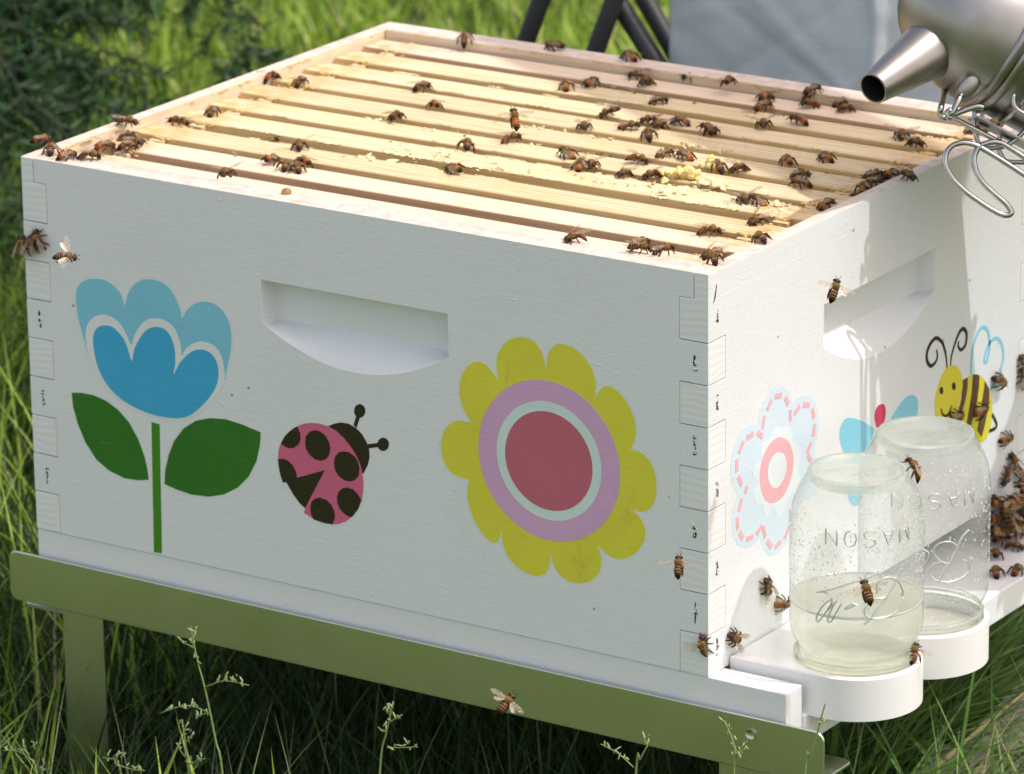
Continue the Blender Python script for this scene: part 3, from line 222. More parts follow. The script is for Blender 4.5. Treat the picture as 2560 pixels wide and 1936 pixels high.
def m_pine(name,c1,c2,c3,line=.5,scale=(14,420,420),stain=0,half=.24,pink=None):
    t=NT(name); v=t.coord(scale)
    g=t.noise(v,1,3,.5,.6); 
    v2=t.coord((3,75,75)); g2=t.noise(v2,1,3,.5,1.5)
    c=t.ramp(g,[(.30,c1),(.52,c2),(.72,c3)])
    if line:
        wv=t.n('TexWave',wave_type='BANDS',bands_direction='Y'); wv.inputs['Scale'].default_value=1; wv.inputs['Distortion'].default_value=1.2; wv.inputs['Detail'].default_value=2; wv.inputs['Detail Scale'].default_value=.6
        t.l(t.coord((1.2,70,18)),wv.inputs['Vector'])
        lf=t.ramp(wv.outputs['Fac'],[(.0,(0,0,0)),(.35,(.1,.1,.1)),(.75,(1,1,1))])
        c=t.mix(t.math('MULTIPLY',lf,line),c,tuple(x*.68 for x in c1))
    c=t.mix(t.math('MULTIPLY',t.ramp(g2,[(.5,(0,0,0)),(.75,(1,1,1))]),.35),c,pink or tuple(x*.8 for x in c1))
    if stain:
        sx=t.n('SeparateXYZ'); t.l(t.coord(),sx.inputs[0])
        ax=t.math('ABSOLUTE',sx.outputs[0]); e=t.math('MULTIPLY_ADD',ax,1); 
        e=t.n('MapRange'); t.l(ax,e.inputs[0]); e.inputs[1].default_value=half-.065; e.inputs[2].default_value=half
        n=t.noise(t.coord(),85,4,.65); mk=t.math('MULTIPLY',e.outputs[0],t.ramp(n,[(.42,(0,0,0)),(.6,(1,1,1))]))
        c=t.mix(t.math('MULTIPLY',mk,stain,True),c,(.62,.33,.07))
        n3=t.noise(t.coord(),38,4,.6); c=t.mix(t.ramp(n3,[(.60,(0,0,0)),(.72,(.55,.55,.55))]),c,(.74,.55,.17))
    t.pbr(c,.55,0,t.bump(g,.25,.0006)); return t.m
M_yel=[m_pine('pine_yellow_%d'%i if False else 'pine_yellow',(.60,.44,.20),(.76,.62,.37),(.81,.70,.46),ln,stain=.95) for i,ln in enumerate((.25,.6,.1))]
M_pinkb=m_pine('pine_pink',(.66,.50,.34),(.77,.63,.45),(.81,.70,.53),.15,stain=.9,pink=(.74,.46,.29))
M_raw=m_pine('pine_raw_rim',(.56,.44,.36),(.68,.56,.46),(.73,.63,.53),0,scale=(120,120,120))
M_inner=m_pine('pine_inner',(.62,.46,.30),(.76,.62,.45),(.82,.70,.54),0,scale=(6,6,200),pink=(.72,.56,.32))
M_side=m_pine('pine_side',(.70,.45,.17),(.80,.58,.27),(.84,.65,.34),.3,scale=(10,300,500))  # bar sides, both tints: wax-stained wood with bounced light put into the colour
M_sidep=m_pine('pine_side_pink',(.56,.34,.18),(.68,.45,.26),(.74,.52,.33),.3,scale=(10,300,500))
M_propolis=plain('propolis',(.17,.085,.03),.35,0,.8,400,.5)
M_prop_or=plain('propolis_orange',(.60,.40,.14),.4,0,.6,300,.35)
M_comb=plain('dark_comb',(.36,.22,.07),.55,0,.8,260,.4)
M_wax=plain('fresh_wax',(.80,.68,.38),.42,0,.5,500,.12,Subsurface_Weight=.35,Subsurface_Scale=.003)
M_wax2=plain('yellow_wax',(.80,.66,.27),.38,0,.6,500,.2,Subsurface_Weight=.35,Subsurface_Scale=.003)
M_dark=plain('nail_hole_dark',(.05,.045,.035),.7)
M_plastic=plain('white_plastic',(.80,.80,.80),.3,0,.04,200,.02,Subsurface_Weight=.1,Subsurface_Scale=.004)
def m_galv():
    t=NT('galvanized_steel'); n=t.noise(t.coord(),25,4,.6); r=t.ramp(n,[(.3,(.32,.32,.32)),(.7,(.37,.37,.37))])
    f=t.noise(t.coord((900,900,30)),1,3); t.pbr((.58,.61,.52),r,1.0,t.bump(f,.05,.0003)); return t.m
M_galv=m_galv()
def m_steel():
    t=NT('brushed_stainless'); n=t.noise(t.coord(),22,5,.6); r=t.ramp(n,[(.3,(.34,.34,.34)),(.75,(.52,.52,.52))])
    c=t.ramp(t.noise(t.coord(),14,4,.6),[(.35,(.29,.275,.25)),(.6,(.38,.37,.355)),(.8,(.32,.25,.16))])
    f=t.noise(t.coord((300,300,300)),1,4); t.pbr(c,r,1.0,t.bump(f,.04,.0003)); return t.m
M_steel=m_steel()
M_heat=plain('heat_tinted_steel',(.40,.26,.12),.42,1.0,.05,60,.35)
M_soot_hole=plain('soot_and_hole_dark',(.01,.01,.01),.8)
M_wire=plain('chromed_wire',(.42,.42,.40),.22,1.0,.1,300,.1)
M_leather=plain('bellows_leather',(.12,.07,.04),.6)
M_board=plain('bellows_wood',(.45,.3,.17),.5)
M_tube=plain('black_tube',(.012,.012,.013),.55,0,.1,200,.2)
def m_cloth():
    t=NT('grey_canvas'); a=t.noise(t.coord((7,7,38),rot=(0,R_(28),0)),1,6,.7,1.5); b=t.noise(t.coord(),1500,2); d=t.noise(t.coord(),9,4)
    c=t.ramp(d,[(.3,(.44,.49,.51)),(.7,(.54,.59,.61))]); ln=None
    for ang,sc,off in ((32,9,0.0),(-35,7,.3),(58,5,.1)):
        wv=t.n('TexWave',wave_type='BANDS',bands_direction='Z'); wv.inputs['Scale'].default_value=sc/6.0; wv.inputs['Distortion'].default_value=1.6; wv.inputs['Detail'].default_value=3; wv.inputs['Detail Scale'].default_value=1.2; wv.inputs['Phase Offset'].default_value=off*6
        t.l(t.coord((1,1,1),rot=(0,R_(ang),0)),wv.inputs['Vector']); q=t.ramp(wv.outputs['Fac'],[(.90,(0,0,0)),(1,(1,1,1))]); q=t.math('MULTIPLY',q,t.ramp(t.noise(t.coord((1,1,1)),11+ang*.05,3),[(.36,(0,0,0)),(.62,(1,1,1))])); ln=q if ln is None else t.math('MAXIMUM',ln,q)
    c=t.mix(t.math('MULTIPLY',ln,.45),c,(.70,.75,.78)); c=t.mix(t.ramp(a,[(.45,(0,0,0)),(.8,(.5,.5,.5))]),c,(.62,.67,.69))
    h=t.mix(.35,a,b); h=t.mix(.5,h,ln); t.pbr(c,.8,0,t.bump(h,.6,.004)); return t.m
M_cloth=m_cloth()
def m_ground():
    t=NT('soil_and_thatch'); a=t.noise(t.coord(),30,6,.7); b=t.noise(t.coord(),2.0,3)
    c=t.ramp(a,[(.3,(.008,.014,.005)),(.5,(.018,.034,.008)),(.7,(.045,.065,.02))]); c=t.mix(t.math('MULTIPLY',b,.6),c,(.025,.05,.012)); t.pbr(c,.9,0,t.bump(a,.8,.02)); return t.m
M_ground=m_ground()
def m_blade(name,tr=.35,gloss=.06):
    t=NT(name); a=t.n('Attribute'); a.attribute_name='tint'; 
    b=t.pbr(a.outputs['Color'],.5); b.inputs['Specular IOR Level'].default_value=.35
    tl=t.n('BsdfTranslucent'); t.l(a.outputs['Color'],tl.inputs[0]); mx=t.n('MixShader'); mx.inputs[0].default_value=tr
    t.l(b.outputs[0],mx.inputs[1]); t.l(tl.outputs[0],mx.inputs[2]); t.l(mx.outputs[0],t.out.inputs[0]); return t.m
M_blade=m_blade('grass_blade'); M_needle=m_blade('conifer_needle',.15)
M_bark=plain('bark',(.07,.05,.035),.9,0,1,80,.4)
M_twig=plain('green_twig',(.025,.035,.014),.8,0,.6,200,.4)
M_stalk=plain('grass_stem_green',(.22,.30,.10),.5)
M_seed=plain('grass_seed_pale',(.30,.36,.16),.55,0,.4,300,.25)
def m_plank():
    t=NT('weathered_plank'); g=t.noise(t.coord((14,300,60)),1,5,.65,.8); c=t.ramp(g,[(.3,(.16,.15,.14)),(.5,(.36,.34,.32)),(.72,(.52,.50,.48))]); t.pbr(c,.85,0,t.bump(g,.7,.002)); return t.m
M_plank=m_plank()
# stickers
def m_vinyl(name,c,stain=0):
    t=NT(name); f=t.noise(t.coord(),22,4,.6); cc=t.mix(f,tuple(x*.90 for x in c),tuple(min(1,x*1.08) for x in c))
    if stain: cc=t.mix(t.math('MULTIPLY',t.ramp(t.noise(t.coord((1,1,.45)),17,5,.7,1.0),[(.56,(0,0,0)),(.72,(1,1,1))]),stain),cc,(.46,.24,.06))
    fade=t.ramp(t.noise(t.coord((60,60,900)),1,4,.7),[(.62,(0,0,0)),(.78,(.18,.18,.18))]); cc=t.mix(fade,cc,(.75,.76,.74))
    h=t.mix(.5,t.noise(t.coord((60,60,700)),1,4,.6),t.noise(t.coord(),45,3)); t.pbr(cc,.32,0,t.bump(h,.45,.0008)); return t.m
V_lb=m_vinyl('vinyl_light_blue',(.22,.56,.72)); V_db=m_vinyl('vinyl_blue',(.05,.40,.68)); V_w=m_vinyl('vinyl_white',(.76,.78,.77))
V_gr=m_vinyl('vinyl_green',(.028,.16,.018)); V_gr2=m_vinyl('vinyl_stem_green',(.05,.24,.015)); V_yel=m_vinyl('vinyl_yellow',(.70,.66,.06),.5)
V_pur=m_vinyl('vinyl_lilac',(.64,.38,.60),.35); V_mint=m_vinyl('vinyl_mint',(.62,.76,.73)); V_red=m_vinyl('vinyl_rose',(.52,.13,.19),.3)
V_pink=m_vinyl('vinyl_pink',(.62,.13,.24)); V_blk=m_vinyl('vinyl_black',(.022,.016,.010)); V_pale=m_vinyl('vinyl_pale_blue',(.60,.72,.80))
V_pale2=m_vinyl('vinyl_paler_blue',(.70,.77,.80)); V_coral=m_vinyl('vinyl_coral',(.76,.42,.45)); V_sky=m_vinyl('vinyl_sky',(.24,.60,.76))
V_beey=m_vinyl('vinyl_bee_yellow',(.70,.62,.05)); V_brown=m_vinyl('vinyl_brown',(.11,.055,.03)); V_crim=m_vinyl('vinyl_crimson',(.55,.04,.11))
V_film=m_vinyl('vinyl_clear_margin',(.70,.755,.74))

# ---------------------------------------------------------------- ground and grass
g=MB(); N=40
for i in range(N+1):
    for j in range(N+1):
        x=-14000+28000*i/N; y=-12000+32000*j/N
        g.v.append((x,y,GZ-6+12*mnoise.noise(Vector((x*.002,y*.002,0)))))
for i in range(N):
    for j in range(N): a=i*(N+1)+j; g.f.append((a,a+N+1,a+N+2,a+1)); g.m.append(0)
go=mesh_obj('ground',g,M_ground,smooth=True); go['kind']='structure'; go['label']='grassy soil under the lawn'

FWD=Vector((-CAM_M[0][2],-CAM_M[1][2],0)).normalized(); RT=Vector((CAM_M[0][0],CAM_M[1][0],0)).normalized(); CP=Vector((CAM_M[0][3],CAM_M[1][3],0))*1000
def blades(name,base,hgt,wid,lean,curve,cols,label,segs=3,mat=M_blade,az=None,z0=GZ):
    n=len(base); az=rng.uniform(0,2*np.pi,n) if az is None else az
    fa=az+np.pi/2+rng.normal(0,.5,n)                     # blade width direction
    wx,wy=np.cos(fa),np.sin(fa)
    S=segs+1; V=np.zeros((n,2*segs+1,3),np.float32)
    for k in range(S):
        t=k/segs; h=hgt*(t-0.25*curve*t*t); off=hgt*(lean*t+curve*t*t)
        cx=base[:,0]+np.cos(az)*off; cy=base[:,1]+np.sin(az)*off; cz=z0-3+h
        wv=wid*(1-t**1.6)*.5
        if k<segs:
            V[:,2*k,0]=cx-wx*wv; V[:,2*k,1]=cy-wy*wv; V[:,2*k,2]=cz
            V[:,2*k+1,0]=cx+wx*wv; V[:,2*k+1,1]=cy+wy*wv; V[:,2*k+1,2]=cz
        else: V[:,2*k,0]=cx; V[:,2*k,1]=cy; V[:,2*k,2]=cz
    P=2*segs+1; V*=.001
    me=bpy.data.meshes.new(name); me.vertices.add(n*P); me.vertices.foreach_set('co',V.reshape(-1))
    q=[]; st=[]; tot=[]
    pat=[]
    for k in range(segs-1): pat.append([2*k,2*k+1,2*k+3,2*k+2])
    pat.append([2*segs-2,2*segs-1,2*segs])
    L=sum(len(p) for p in pat); flat=np.concatenate([np.array(p) for p in pat])
    idx=(np.arange(n)[:,None]*P+flat[None,:]).reshape(-1)
    sizes=np.tile([len(p) for p in pat],n); starts=np.concatenate([[0],np.cumsum(sizes)[:-1]])
    me.loops.add(len(idx)); me.loops.foreach_set('vertex_index',idx.astype(np.int32))
    me.polygons.add(len(sizes)); me.polygons.foreach_set('loop_start',starts.astype(np.int32)); me.polygons.foreach_set('loop_total',sizes.astype(np.int32))
    me.materials.append(mat); me.update(calc_edges=True)
    ca=me.attributes.new('tint','FLOAT_COLOR','POINT'); cc=np.ones((n,P,4),np.float32); cc[:,:,:3]=cols[:,None,:]; ca.data.foreach_set('color',cc.reshape(-1))
    me.polygons.foreach_set('use_smooth',np.ones(len(sizes),bool))
    o=bpy.data.objects.new(name,me); col.objects.link(o); o['kind']='stuff'; o['label']=label; o['category']='grass'
    return o
def pick(n,pal,w,var=.2):
    pal=np.array(pal); i=rng.choice(len(pal),n,p=np.array(w)/sum(w)); return (pal[i]*rng.uniform(1-var,1+var,(n,1))).astype(np.float32)
def polar(n,d0,d1,l):
    d=rng.uniform(d0,d1,n); s=rng.uniform(-l,l,n)
    return np.stack([CP.x+FWD.x*d+RT.x*s, CP.y+FWD.y*d+RT.y*s],1)
PAL=[(.15,.26,.025),(.25,.40,.035),(.36,.50,.07),(.48,.55,.16),(.58,.46,.27),(.06,.12,.015)]
# mown lawn behind the hive
b=polar(105000,3150,7200,1250)
ea=(b[:,0]+37)*.987+(b[:,1]-344)*.163; ee=(b[:,0]+37)*-.163+(b[:,1]-344)*.987
k=((b[:,1]>820+.25*b[:,0])|(b[:,0]<-1500))&~((ea>-18)&(ee>-145)&(ee<440)); b=b[k]; n=len(b)
patch=np.array([mnoise.noise(Vector((x*.006,y*.006,3))) for x,y in b[::1]])
hh=rng.uniform(25,62,n)*(1+.5*patch)
cc=pick(n,PAL,[3,6,5,2.0,.35,2]); cc*= (1+.35*patch)[:,None].astype(np.float32)
blades('lawn_grass',b,hh,rng.uniform(3,6,n),rng.uniform(0,.5,n),rng.uniform(0,.6,n),cc.astype(np.float32),'mown green lawn behind the white hive')
# sparse near lawn in front (seen in the steel's reflection)
b=polar(26000,1200,3000,1300); k=~((b[:,1]>-60)&(b[:,0]>-600)&(b[:,0]<120)); b=b[k]; n=len(b)
blades('front_lawn_grass',b,rng.uniform(60,140,n),rng.uniform(4,7,n),rng.uniform(0,.5,n),rng.uniform(0,.6,n),pick(n,PAL,[3,5,4,2,.5,2]),'green lawn in front of the hive stand')
# tall unmown grass round and under the stand
def tall(n,x0,x1,y0,y1,h0,h1,pal,w,name,label,az=None,wd=(1.5,3.4),cv=(0,.7),ln=(0,.35),segs=6):
    b=np.stack([rng.uniform(x0,x1,n),rng.uniform(y0,y1,n)],1)
    ea=(b[:,0]+37)*.987+(b[:,1]-344)*.163; ee=(b[:,0]+37)*-.163+(b[:,1]-344)*.987
    kp=~((ea>-18)&(ee>-145)&(ee<440)) if name!='over' else np.ones(n,bool); b=b[kp]; n=len(b); az=None if az is None else az[kp]
    return blades(name,b,rng.uniform(h0,h1,n),rng.uniform(*wd,n),rng.uniform(*ln,n),rng.uniform(*cv,n),pick(n,pal,w),label,segs,az=az)
SHADE_PAL=[(.018,.045,.008),(.03,.07,.013),(.05,.10,.02),(.18,.21,.09),(.35,.33,.20)]  # shade round the stand is put into these darker blade colours
tall(2600,-900,220,-260,-40,60,135,SHADE_PAL,[3,4,3,.9,.3],'tall_grass','green grass in front of the steel stand, darkened as in shade')
tall(420,-900,60,-200,-20,110,175,SHADE_PAL,[2,4,4,1.5,.5],'tall_grass','long thin blades rising to the steel rail',wd=(1,2.2),ln=(.1,.5),cv=(.1,.5))
tall(5200,-1300,60,0,420,60,150,SHADE_PAL,[4,4,3,.5,.2],'tall_grass','shaded grass growing under the stand')
tall(6500,-1600,-30,420,900,60,150,[tuple(c*1.0 for c in q) for q in SHADE_PAL],[4,4,3,.5,.15],'tall_grass','unmown grass growing behind the stand')
tall(6500,-1700,-520,-250,1100,60,210,PAL,[4,5,2,.8,.25,4],'tall_grass','tall green grass left of the hive')
SP=[(.06,.14,.018),(.09,.19,.03),(.14,.26,.05),(.26,.36,.13),(.5,.42,.2)]
tall(1500,-30,250,40,330,60,170,SP,[5,5,3,1.2,.3],'tall_grass','shaded blades below the feeders',az=rng.normal(.55,1.0,1500),cv=(.2,1.2),ln=(.1,.9),wd=(2,5))
tall(1250,-120,210,150,700,110,230,SP,[3,5,4,2,.4],'tall_grass','long sunlit blades arching beside the feeders',az=rng.normal(.5,.8,1250),cv=(.2,1.3),ln=(.2,1.1),wd=(2,5.5))
tall(70,60,230,180,420,150,250,SP,[1,3,4,2,.2],'tall_grass','long blades leaning over the grey planks',az=rng.normal(.55,.35,70),cv=(.4,1.2),ln=(.7,1.4),wd=(1.6,3.2))

# weathered planks lying in the grass at lower right
PE=Vector((-.163,.987,0)); PA=Vector((.987,.163,0)); PO=Vector((-37,344,0))
for e0,e1,a0,lab in ((-142,46,-14,'grey weathered plank nearest the viewer at lower right'),(54,242,0,'middle grey weathered plank at lower right'),(250,438,9,'grey weathered plank furthest back at lower right, by the grass')):
    wd=(e1-e0)/2; p=MB(); nseg=24
    p.box(-450,-wd,-13,450,wd,13)
    t=thing('weathered_plank',lab,'plank',(0,0,0),'grey planks on the ground')
    mesh_obj('board',p,M_plank,t,bevel=2)
    for sx in (-425,0,425):
        for sy in (-wd+30,wd-30):
            sv=MB(); sv.lathe([(0.1,14.2),(4,14.2),(4,12.5)],(sx,sy,0),12); mesh_obj('screw_head',sv,M_galv,t)
    c=PO+PE*((e0+e1)/2)+PA*(450+a0)
    t.location=Vector((c.x,c.y,GZ+9))*.001; t.rotation_euler=(0,0,math.atan2(PA.y,PA.x))

# ---------------------------------------------------------------- hive box
L_,W_,H_=BL,BW,BH
ZK=[0,25.4,50.8,76.2,101.6,127,152.4,177.8,203.2,228.5,H_]
# long board reaches the face of the end board where k odd; end board reaches y=0 for even k
gp=.30
def long_board_poly():
    # (x,z) outline for front/back long boards
    def prof(k): # how far it is inset from the corner
        if k==9: return 9.5
        if k==8: return 19
        return 0 if k%2==1 else 19
    right=[];left=[]
    for k in range(10):
        z0,z1=ZK[k],ZK[k+1]; i=prof(k)
        a=gp if i==0 else 0; zz0=z0+(gp if k>0 and prof(k)<prof(k-1) else (-gp if k>0 and prof(k)>prof(k-1) else 0)); 
        nx=prof(k+1) if k<9 else i; zz1=z1+(-gp if nx>i else (gp if nx<i else 0))
        xi=-i-(gp if i else 0)
        right+= [(xi,zz0),(xi,zz1)]; left+= [(-L_-xi,zz0),(-L_-xi,zz1)]
    pts=right+left[::-1]; out=[]
    for q in pts:
        if not out or (abs(q[0]-out[-1][0])>1e-6 or abs(q[1]-out[-1][1])>1e-6): out.append(q)
    return out
def extrude(poly,a0,a1,axis,mat=0,mb=None):
    mb=mb or MB(); n=len(poly)
    if axis=='y': vs=[(x,a0,z) for x,z in poly]+[(x,a1,z) for x,z in poly]
    elif axis=='x': vs=[(a0,y,z) for y,z in poly]+[(a1,y,z) for y,z in poly]
    else: vs=[(x,y,a0) for x,y in poly]+[(x,y,a1) for x,y in poly]
    fs=[tuple(range(n)),tuple(range(2*n-1,n-1,-1))]+[(i,i+n,(i+1)%n+n,(i+1)%n) for i in range(n)]
    mb.add(vs,fs,mat); return mb
def fix(ob):
    bm=bmesh.new(); bm.from_mesh(ob.data); bmesh.ops.recalc_face_normals(bm,faces=bm.faces); bm.to_mesh(ob.data); bm.free()
def cutter(cx,z0,zt,zb,half,depth,axis):
    """handhold pocket: flat back from zt to z0, then a scooped ramp to the surface; built in (u,d,z)"""
    n=28; vs=[];fs=[]; rows=[]
    for i in range(n+1):
        s=-1+2*i/n; u=cx+half*s; q=max(0,1-s*s)
        zs=z0-(z0-zb)*q; zbk=z0+2.0*q-3.0
        e=1.0
        prof=[(-3,zt),(depth,zt),(depth,zbk)]
        for k in range(1,6):
            t=k/6; prof.append((depth*(1-t)**1.25, zbk+(zs-zbk)*t))
        prof.append((0,zs-.05)); prof.append((-3,zs-.05-.6*q))
        rows.append([(u,d,z) for d,z in prof])
    P=len(rows[0]); mb=MB()
    for r in rows:
        for (u,d,z) in r: mb.v.append((u,d,z) if axis=='y' else (-d,u,z))
    for i in range(n):
        for k in range(P): mb.f.append((i*P+k,i*P+(k+1)%P,(i+1)*P+(k+1)%P,(i+1)*P+k)); mb.m.append(0)
    mb.f.append(tuple(range(P))); mb.f.append(tuple(range(n*P,n*P+P))[::-1]); mb.m+=[0,0]
    return mb
def boolean(ob,cut):
    fix(ob); c=mesh_obj('cut',cut,M_white); fix(c)
    bm=bmesh.new(); bm.from_mesh(c.data); bmesh.ops.triangulate(bm,faces=bm.faces); bm.to_mesh(c.data); bm.free()
    md=ob.modifiers.new('b','BOOLEAN'); md.object=c; md.operation='DIFFERENCE'; md.solver='EXACT'
    dg=bpy.context.evaluated_depsgraph_get(); me=bpy.data.meshes.new_from_object(ob.evaluated_get(dg))
    ob.modifiers.clear(); ob.data=me; bpy.data.objects.remove(c)
def paint_faces(ob,axis,outer,thick):
    me=ob.data
    me.materials.clear()
    for m in (M_white,M_raw,M_inner,M_white_end): me.materials.append(m)
    for p in me.polygons:
        c=p.center*1000; n=p.normal
        a=c.x if axis=='x' else c.y; na=n.x if axis=='x' else n.y
        if n.z>.9 and c.z>H_-1: p.material_index=1
        elif abs(na)>.9 and abs(a-outer)>thick-1 and (a-outer)*na>0: p.material_index=2
        elif abs(n.y if axis=='x' else n.x)>.9 and c.z<H_-3: p.material_index=3
        else: p.material_index=0
box=thing('hive_box','white painted wooden hive box with flower and ladybug stickers, open on top','beehive box',(-L_/2,W_/2,0))
O=Vector(box['_o'])
def boxpart(name,mb,mats=M_white,par=None,**k):
    return mesh_obj(name,mb,mats,par or box,loc=box['_o'],**k) if False else mesh_obj(name,mb,mats,par or box,**k)
def shift(ob): pass
for (y0,y1,outer,front) in ((0,19,0,True),(W_-19,W_,W_,False)):
    mb=extrude(long_board_poly(),y0,y1,'y')
    ob=mesh_obj('long_wall',mb,M_white)          # world coords first for the boolean
    if front: boolean(ob,cutter(-247,166,192.5,145,68,16,'y'))
    else: fix(ob)
    paint_faces(ob,'y',outer,19)
    for v in ob.data.vertices: v.co-=O*.001
    ob.parent=box; ob['_o']=tuple(O)
    bv=ob.modifiers.new('bevel','BEVEL'); bv.width=.0005; bv.segments=2; bv.limit_method='ANGLE'; bv.angle_limit=R_(50)
# end boards
def end_poly():
    def pr(k): return 0 if (k%2==0 or k>=8) else 19
    a=[];b=[]
    for k in range(9):
        z0,z1=ZK[k],ZK[k+1]; i=pr(k)
        pz=pr(k-1) if k>0 else i; nz=pr(k+1) if k<8 else i
        zz0=z0+(gp if i<pz else (-gp if i>pz else 0)); zz1=z1+(-gp if nz>i else (gp if nz<i else 0))
        yi=i+(gp if i else 0)
        a+= [(yi,zz0),(yi,zz1)]; b+= [(W_-yi,zz0),(W_-yi,zz1)]
    pts=a+b[::-1]; out=[]
    for q in pts:
        if not out or (abs(q[0]-out[-1][0])>1e-6 or abs(q[1]-out[-1][1])>1e-6): out.append(q)
    return out
for (xo,xi,name,front) in ((0,-19,'end_wall',True),(-L_,-L_+19,'end_wall',False)):
    mb=extrude(end_poly(),xo,xi,'x')
    ob=mesh_obj(name,mb,M_white)
    if front: boolean(ob,cutter(201,165,191.5,143,68.5,13,'x'))
    else: fix(ob)
    # upper lip beside the rabbet
    bm=bmesh.new(); bm.from_mesh(ob.data)
    lip=MB(); xm=xo-9.3 if front else xo+9.3
    lip.box(min(xo,xm),0,228.5,max(xo,xm),W_,H_)
    vs=[bm.verts.new(Vector(v)*.001) for v in lip.v]
    for f in lip.f: bm.faces.new([vs[i] for i in f])
    bm.to_mesh(ob.data); bm.free()
    paint_faces(ob,'x',xo,9)
    for v in ob.data.vertices: v.co-=O*.001
    ob.parent=box; ob['_o']=tuple(O)
    bv=ob.modifiers.new('bevel','BEVEL'); bv.width=.0005; bv.segments=2; bv.limit_method='ANGLE'; bv.angle_limit=R_(50)
# painted-over nail marks
def nail_mark(c,axis,s=1.0):
    mb=MB()
    for q in range(6):
        a=random.uniform(-.9,.9)*s; z=random.uniform(-5,5)*s; 
        p=(c[0]+a,c[1]-.1,c[2]+z) if axis=='y' else (c[0]+.1,c[1]+a,c[2]+z)
        rw,rh=random.choice(((.45,2.6),(.8,1.6),(1.7,.4),(1.2,.5),(.5,1.2))); r=(rw,.22,rh) if axis=='y' else (.22,rw,rh)
        mb.ell(p,r,8,0)
    for q in range(4):
        a=random.uniform(-1.5,1.5); z=random.uniform(-4,4)
        p=(c[0]+a,c[1]-.1,c[2]+z) if axis=='y' else (c[0]+.1,c[1]+a,c[2]+z)
        r=(.5,.5,.8) if axis=='y' else (.5,.5,.8); mb.ell(p,r,8,1)
    return mesh_obj('nail_mark',mb,[M_dark,M_white],box)
for z in (190,140,89,38): nail_mark((-9,0,z),'y'); nail_mark((-L_+10,0,z),'y')
for z in (218,165,114,63,15): nail_mark((0,10,z),'x')
mb=MB(); mb.tube([(0.1,9,236),(0.2,7,229),(0.1,5.5,226)],[.3,.5,.2],6); mesh_obj('nail_mark',mb,M_dark,box)
# propolis line left on the inner edge of the end wall
def bead(pts,r,name,mat,jit=1.0,step=2.2,gap=0.0):
    """irregular smear of propolis: runs of flattened, overlapping dabs with bare stretches between"""
    mb=MB()
    for a,b in zip(pts[:-1],pts[1:]):
        a=Vector(a);b=Vector(b);L=(b-a).length; s=0; d=(b-a).normalized(); ang=math.atan2(d.y,d.x)
        while s<L:
            run=random.uniform(6,45)
            t0=s
            while s<min(L,t0+run):
                p=a+d*s+Vector((random.gauss(0,.3),random.gauss(0,.3),random.gauss(0,.2)))*jit
                k=r*random.uniform(.4,1.25); mb.ell(p,(k*random.uniform(1.6,3.5),k,k*.7),7,0,Matrix.Rotation(ang+random.gauss(0,.25),3,'Z')); s+=step*random.uniform(.4,1.3)
            s+=random.expovariate(1/gap) if gap else 0
    return mb
mesh_obj('propolis_seam',bead([(-9.8,24,H_-3),(-9.9,300,H_-3.0)],1.3,'',M_propolis,1.3,1.6),M_propolis,box,smooth=True)['kind']='stuff'
mesh_obj('propolis_seam',bead([(-12,19.6,H_-.8),(-470,19.5,H_-.8)],.38,'',M_prop_or,.8,1.6,9),M_prop_or,box,smooth=True)['kind']='stuff'
mesh_obj('propolis_seam',bead([(-14,W_-19.3,H_-.7),(-470,W_-19.3,H_-.7)],.6,'',M_prop_or,.8,2.2,14),M_prop_or,box,smooth=True)['kind']='stuff'
mesh_obj('propolis_seam',bead([(-L_+9.6,30,H_-1.5),(-L_+9.6,W_-30,H_-1.5)],.7,'',M_prop_or,1.2,2.6,22),M_prop_or,box,smooth=True)['kind']='stuff'

# ---------------------------------------------------------------- stickers (children of the box)
def sheet(poly,axis,lay,mat,name,par,close=True,smoothk=0,w=0):
    """thin vinyl sheet on the front (axis y) or right (axis x) wall; lay = layer number"""
    if smoothk: poly=[(p.x,p.y) for p in catmull([(a,b,0) for a,b in poly],smoothk,True)]
    d0=.05; d1=.10+lay*.09
    mb=extrude(poly,-d1 if axis=='y' else d1,-d0 if axis=='y' else d0,axis)
    o=mesh_obj(name,mb,mat,par); fix(o); return o
def strip(pts,w,axis,lay,mat,name,par,taper=False,sm=5):
    P=[Vector((a,b,0)) for a,b in pts]; P=catmull(P,sm) if sm and len(P)>2 else P
    n=len(P); A=[];B=[]
    for i,p in enumerate(P):
        t=(P[min(i+1,n-1)]-P[max(i-1,0)]).normalized(); q=Vector((-t.y,t.x,0))
        ww=w*.5*(0.6+.6*math.sin(math.pi*i/(n-1))) if taper else w*.5
        A.append(p+q*ww); B.append(p-q*ww)
    d0=.05; d1=.10+lay*.09; s=-1 if axis=='y' else 1
    mb=MB()
    def pt(p,d): return (p.x,s*d,p.y) if axis=='y' else (s*d,p.x,p.y)
    vs=[pt(p,d1) for p in A]+[pt(p,d1) for p in B]+[pt(p,d0) for p in A]+[pt(p,d0) for p in B]
    fs=[]
    for i in range(n-1): fs+= [(i,i+1,n+i+1,n+i),(i,2*n+i,2*n+i+1,i+1),(n+i,n+i+1,3*n+i+1,3*n+i)]
    fs+= [(0,n,3*n,2*n),(n-1,3*n-1,4*n-1,2*n-1)]
    mb.add(vs,fs); o=mesh_obj(name,mb,mat,par); fix(o); return o
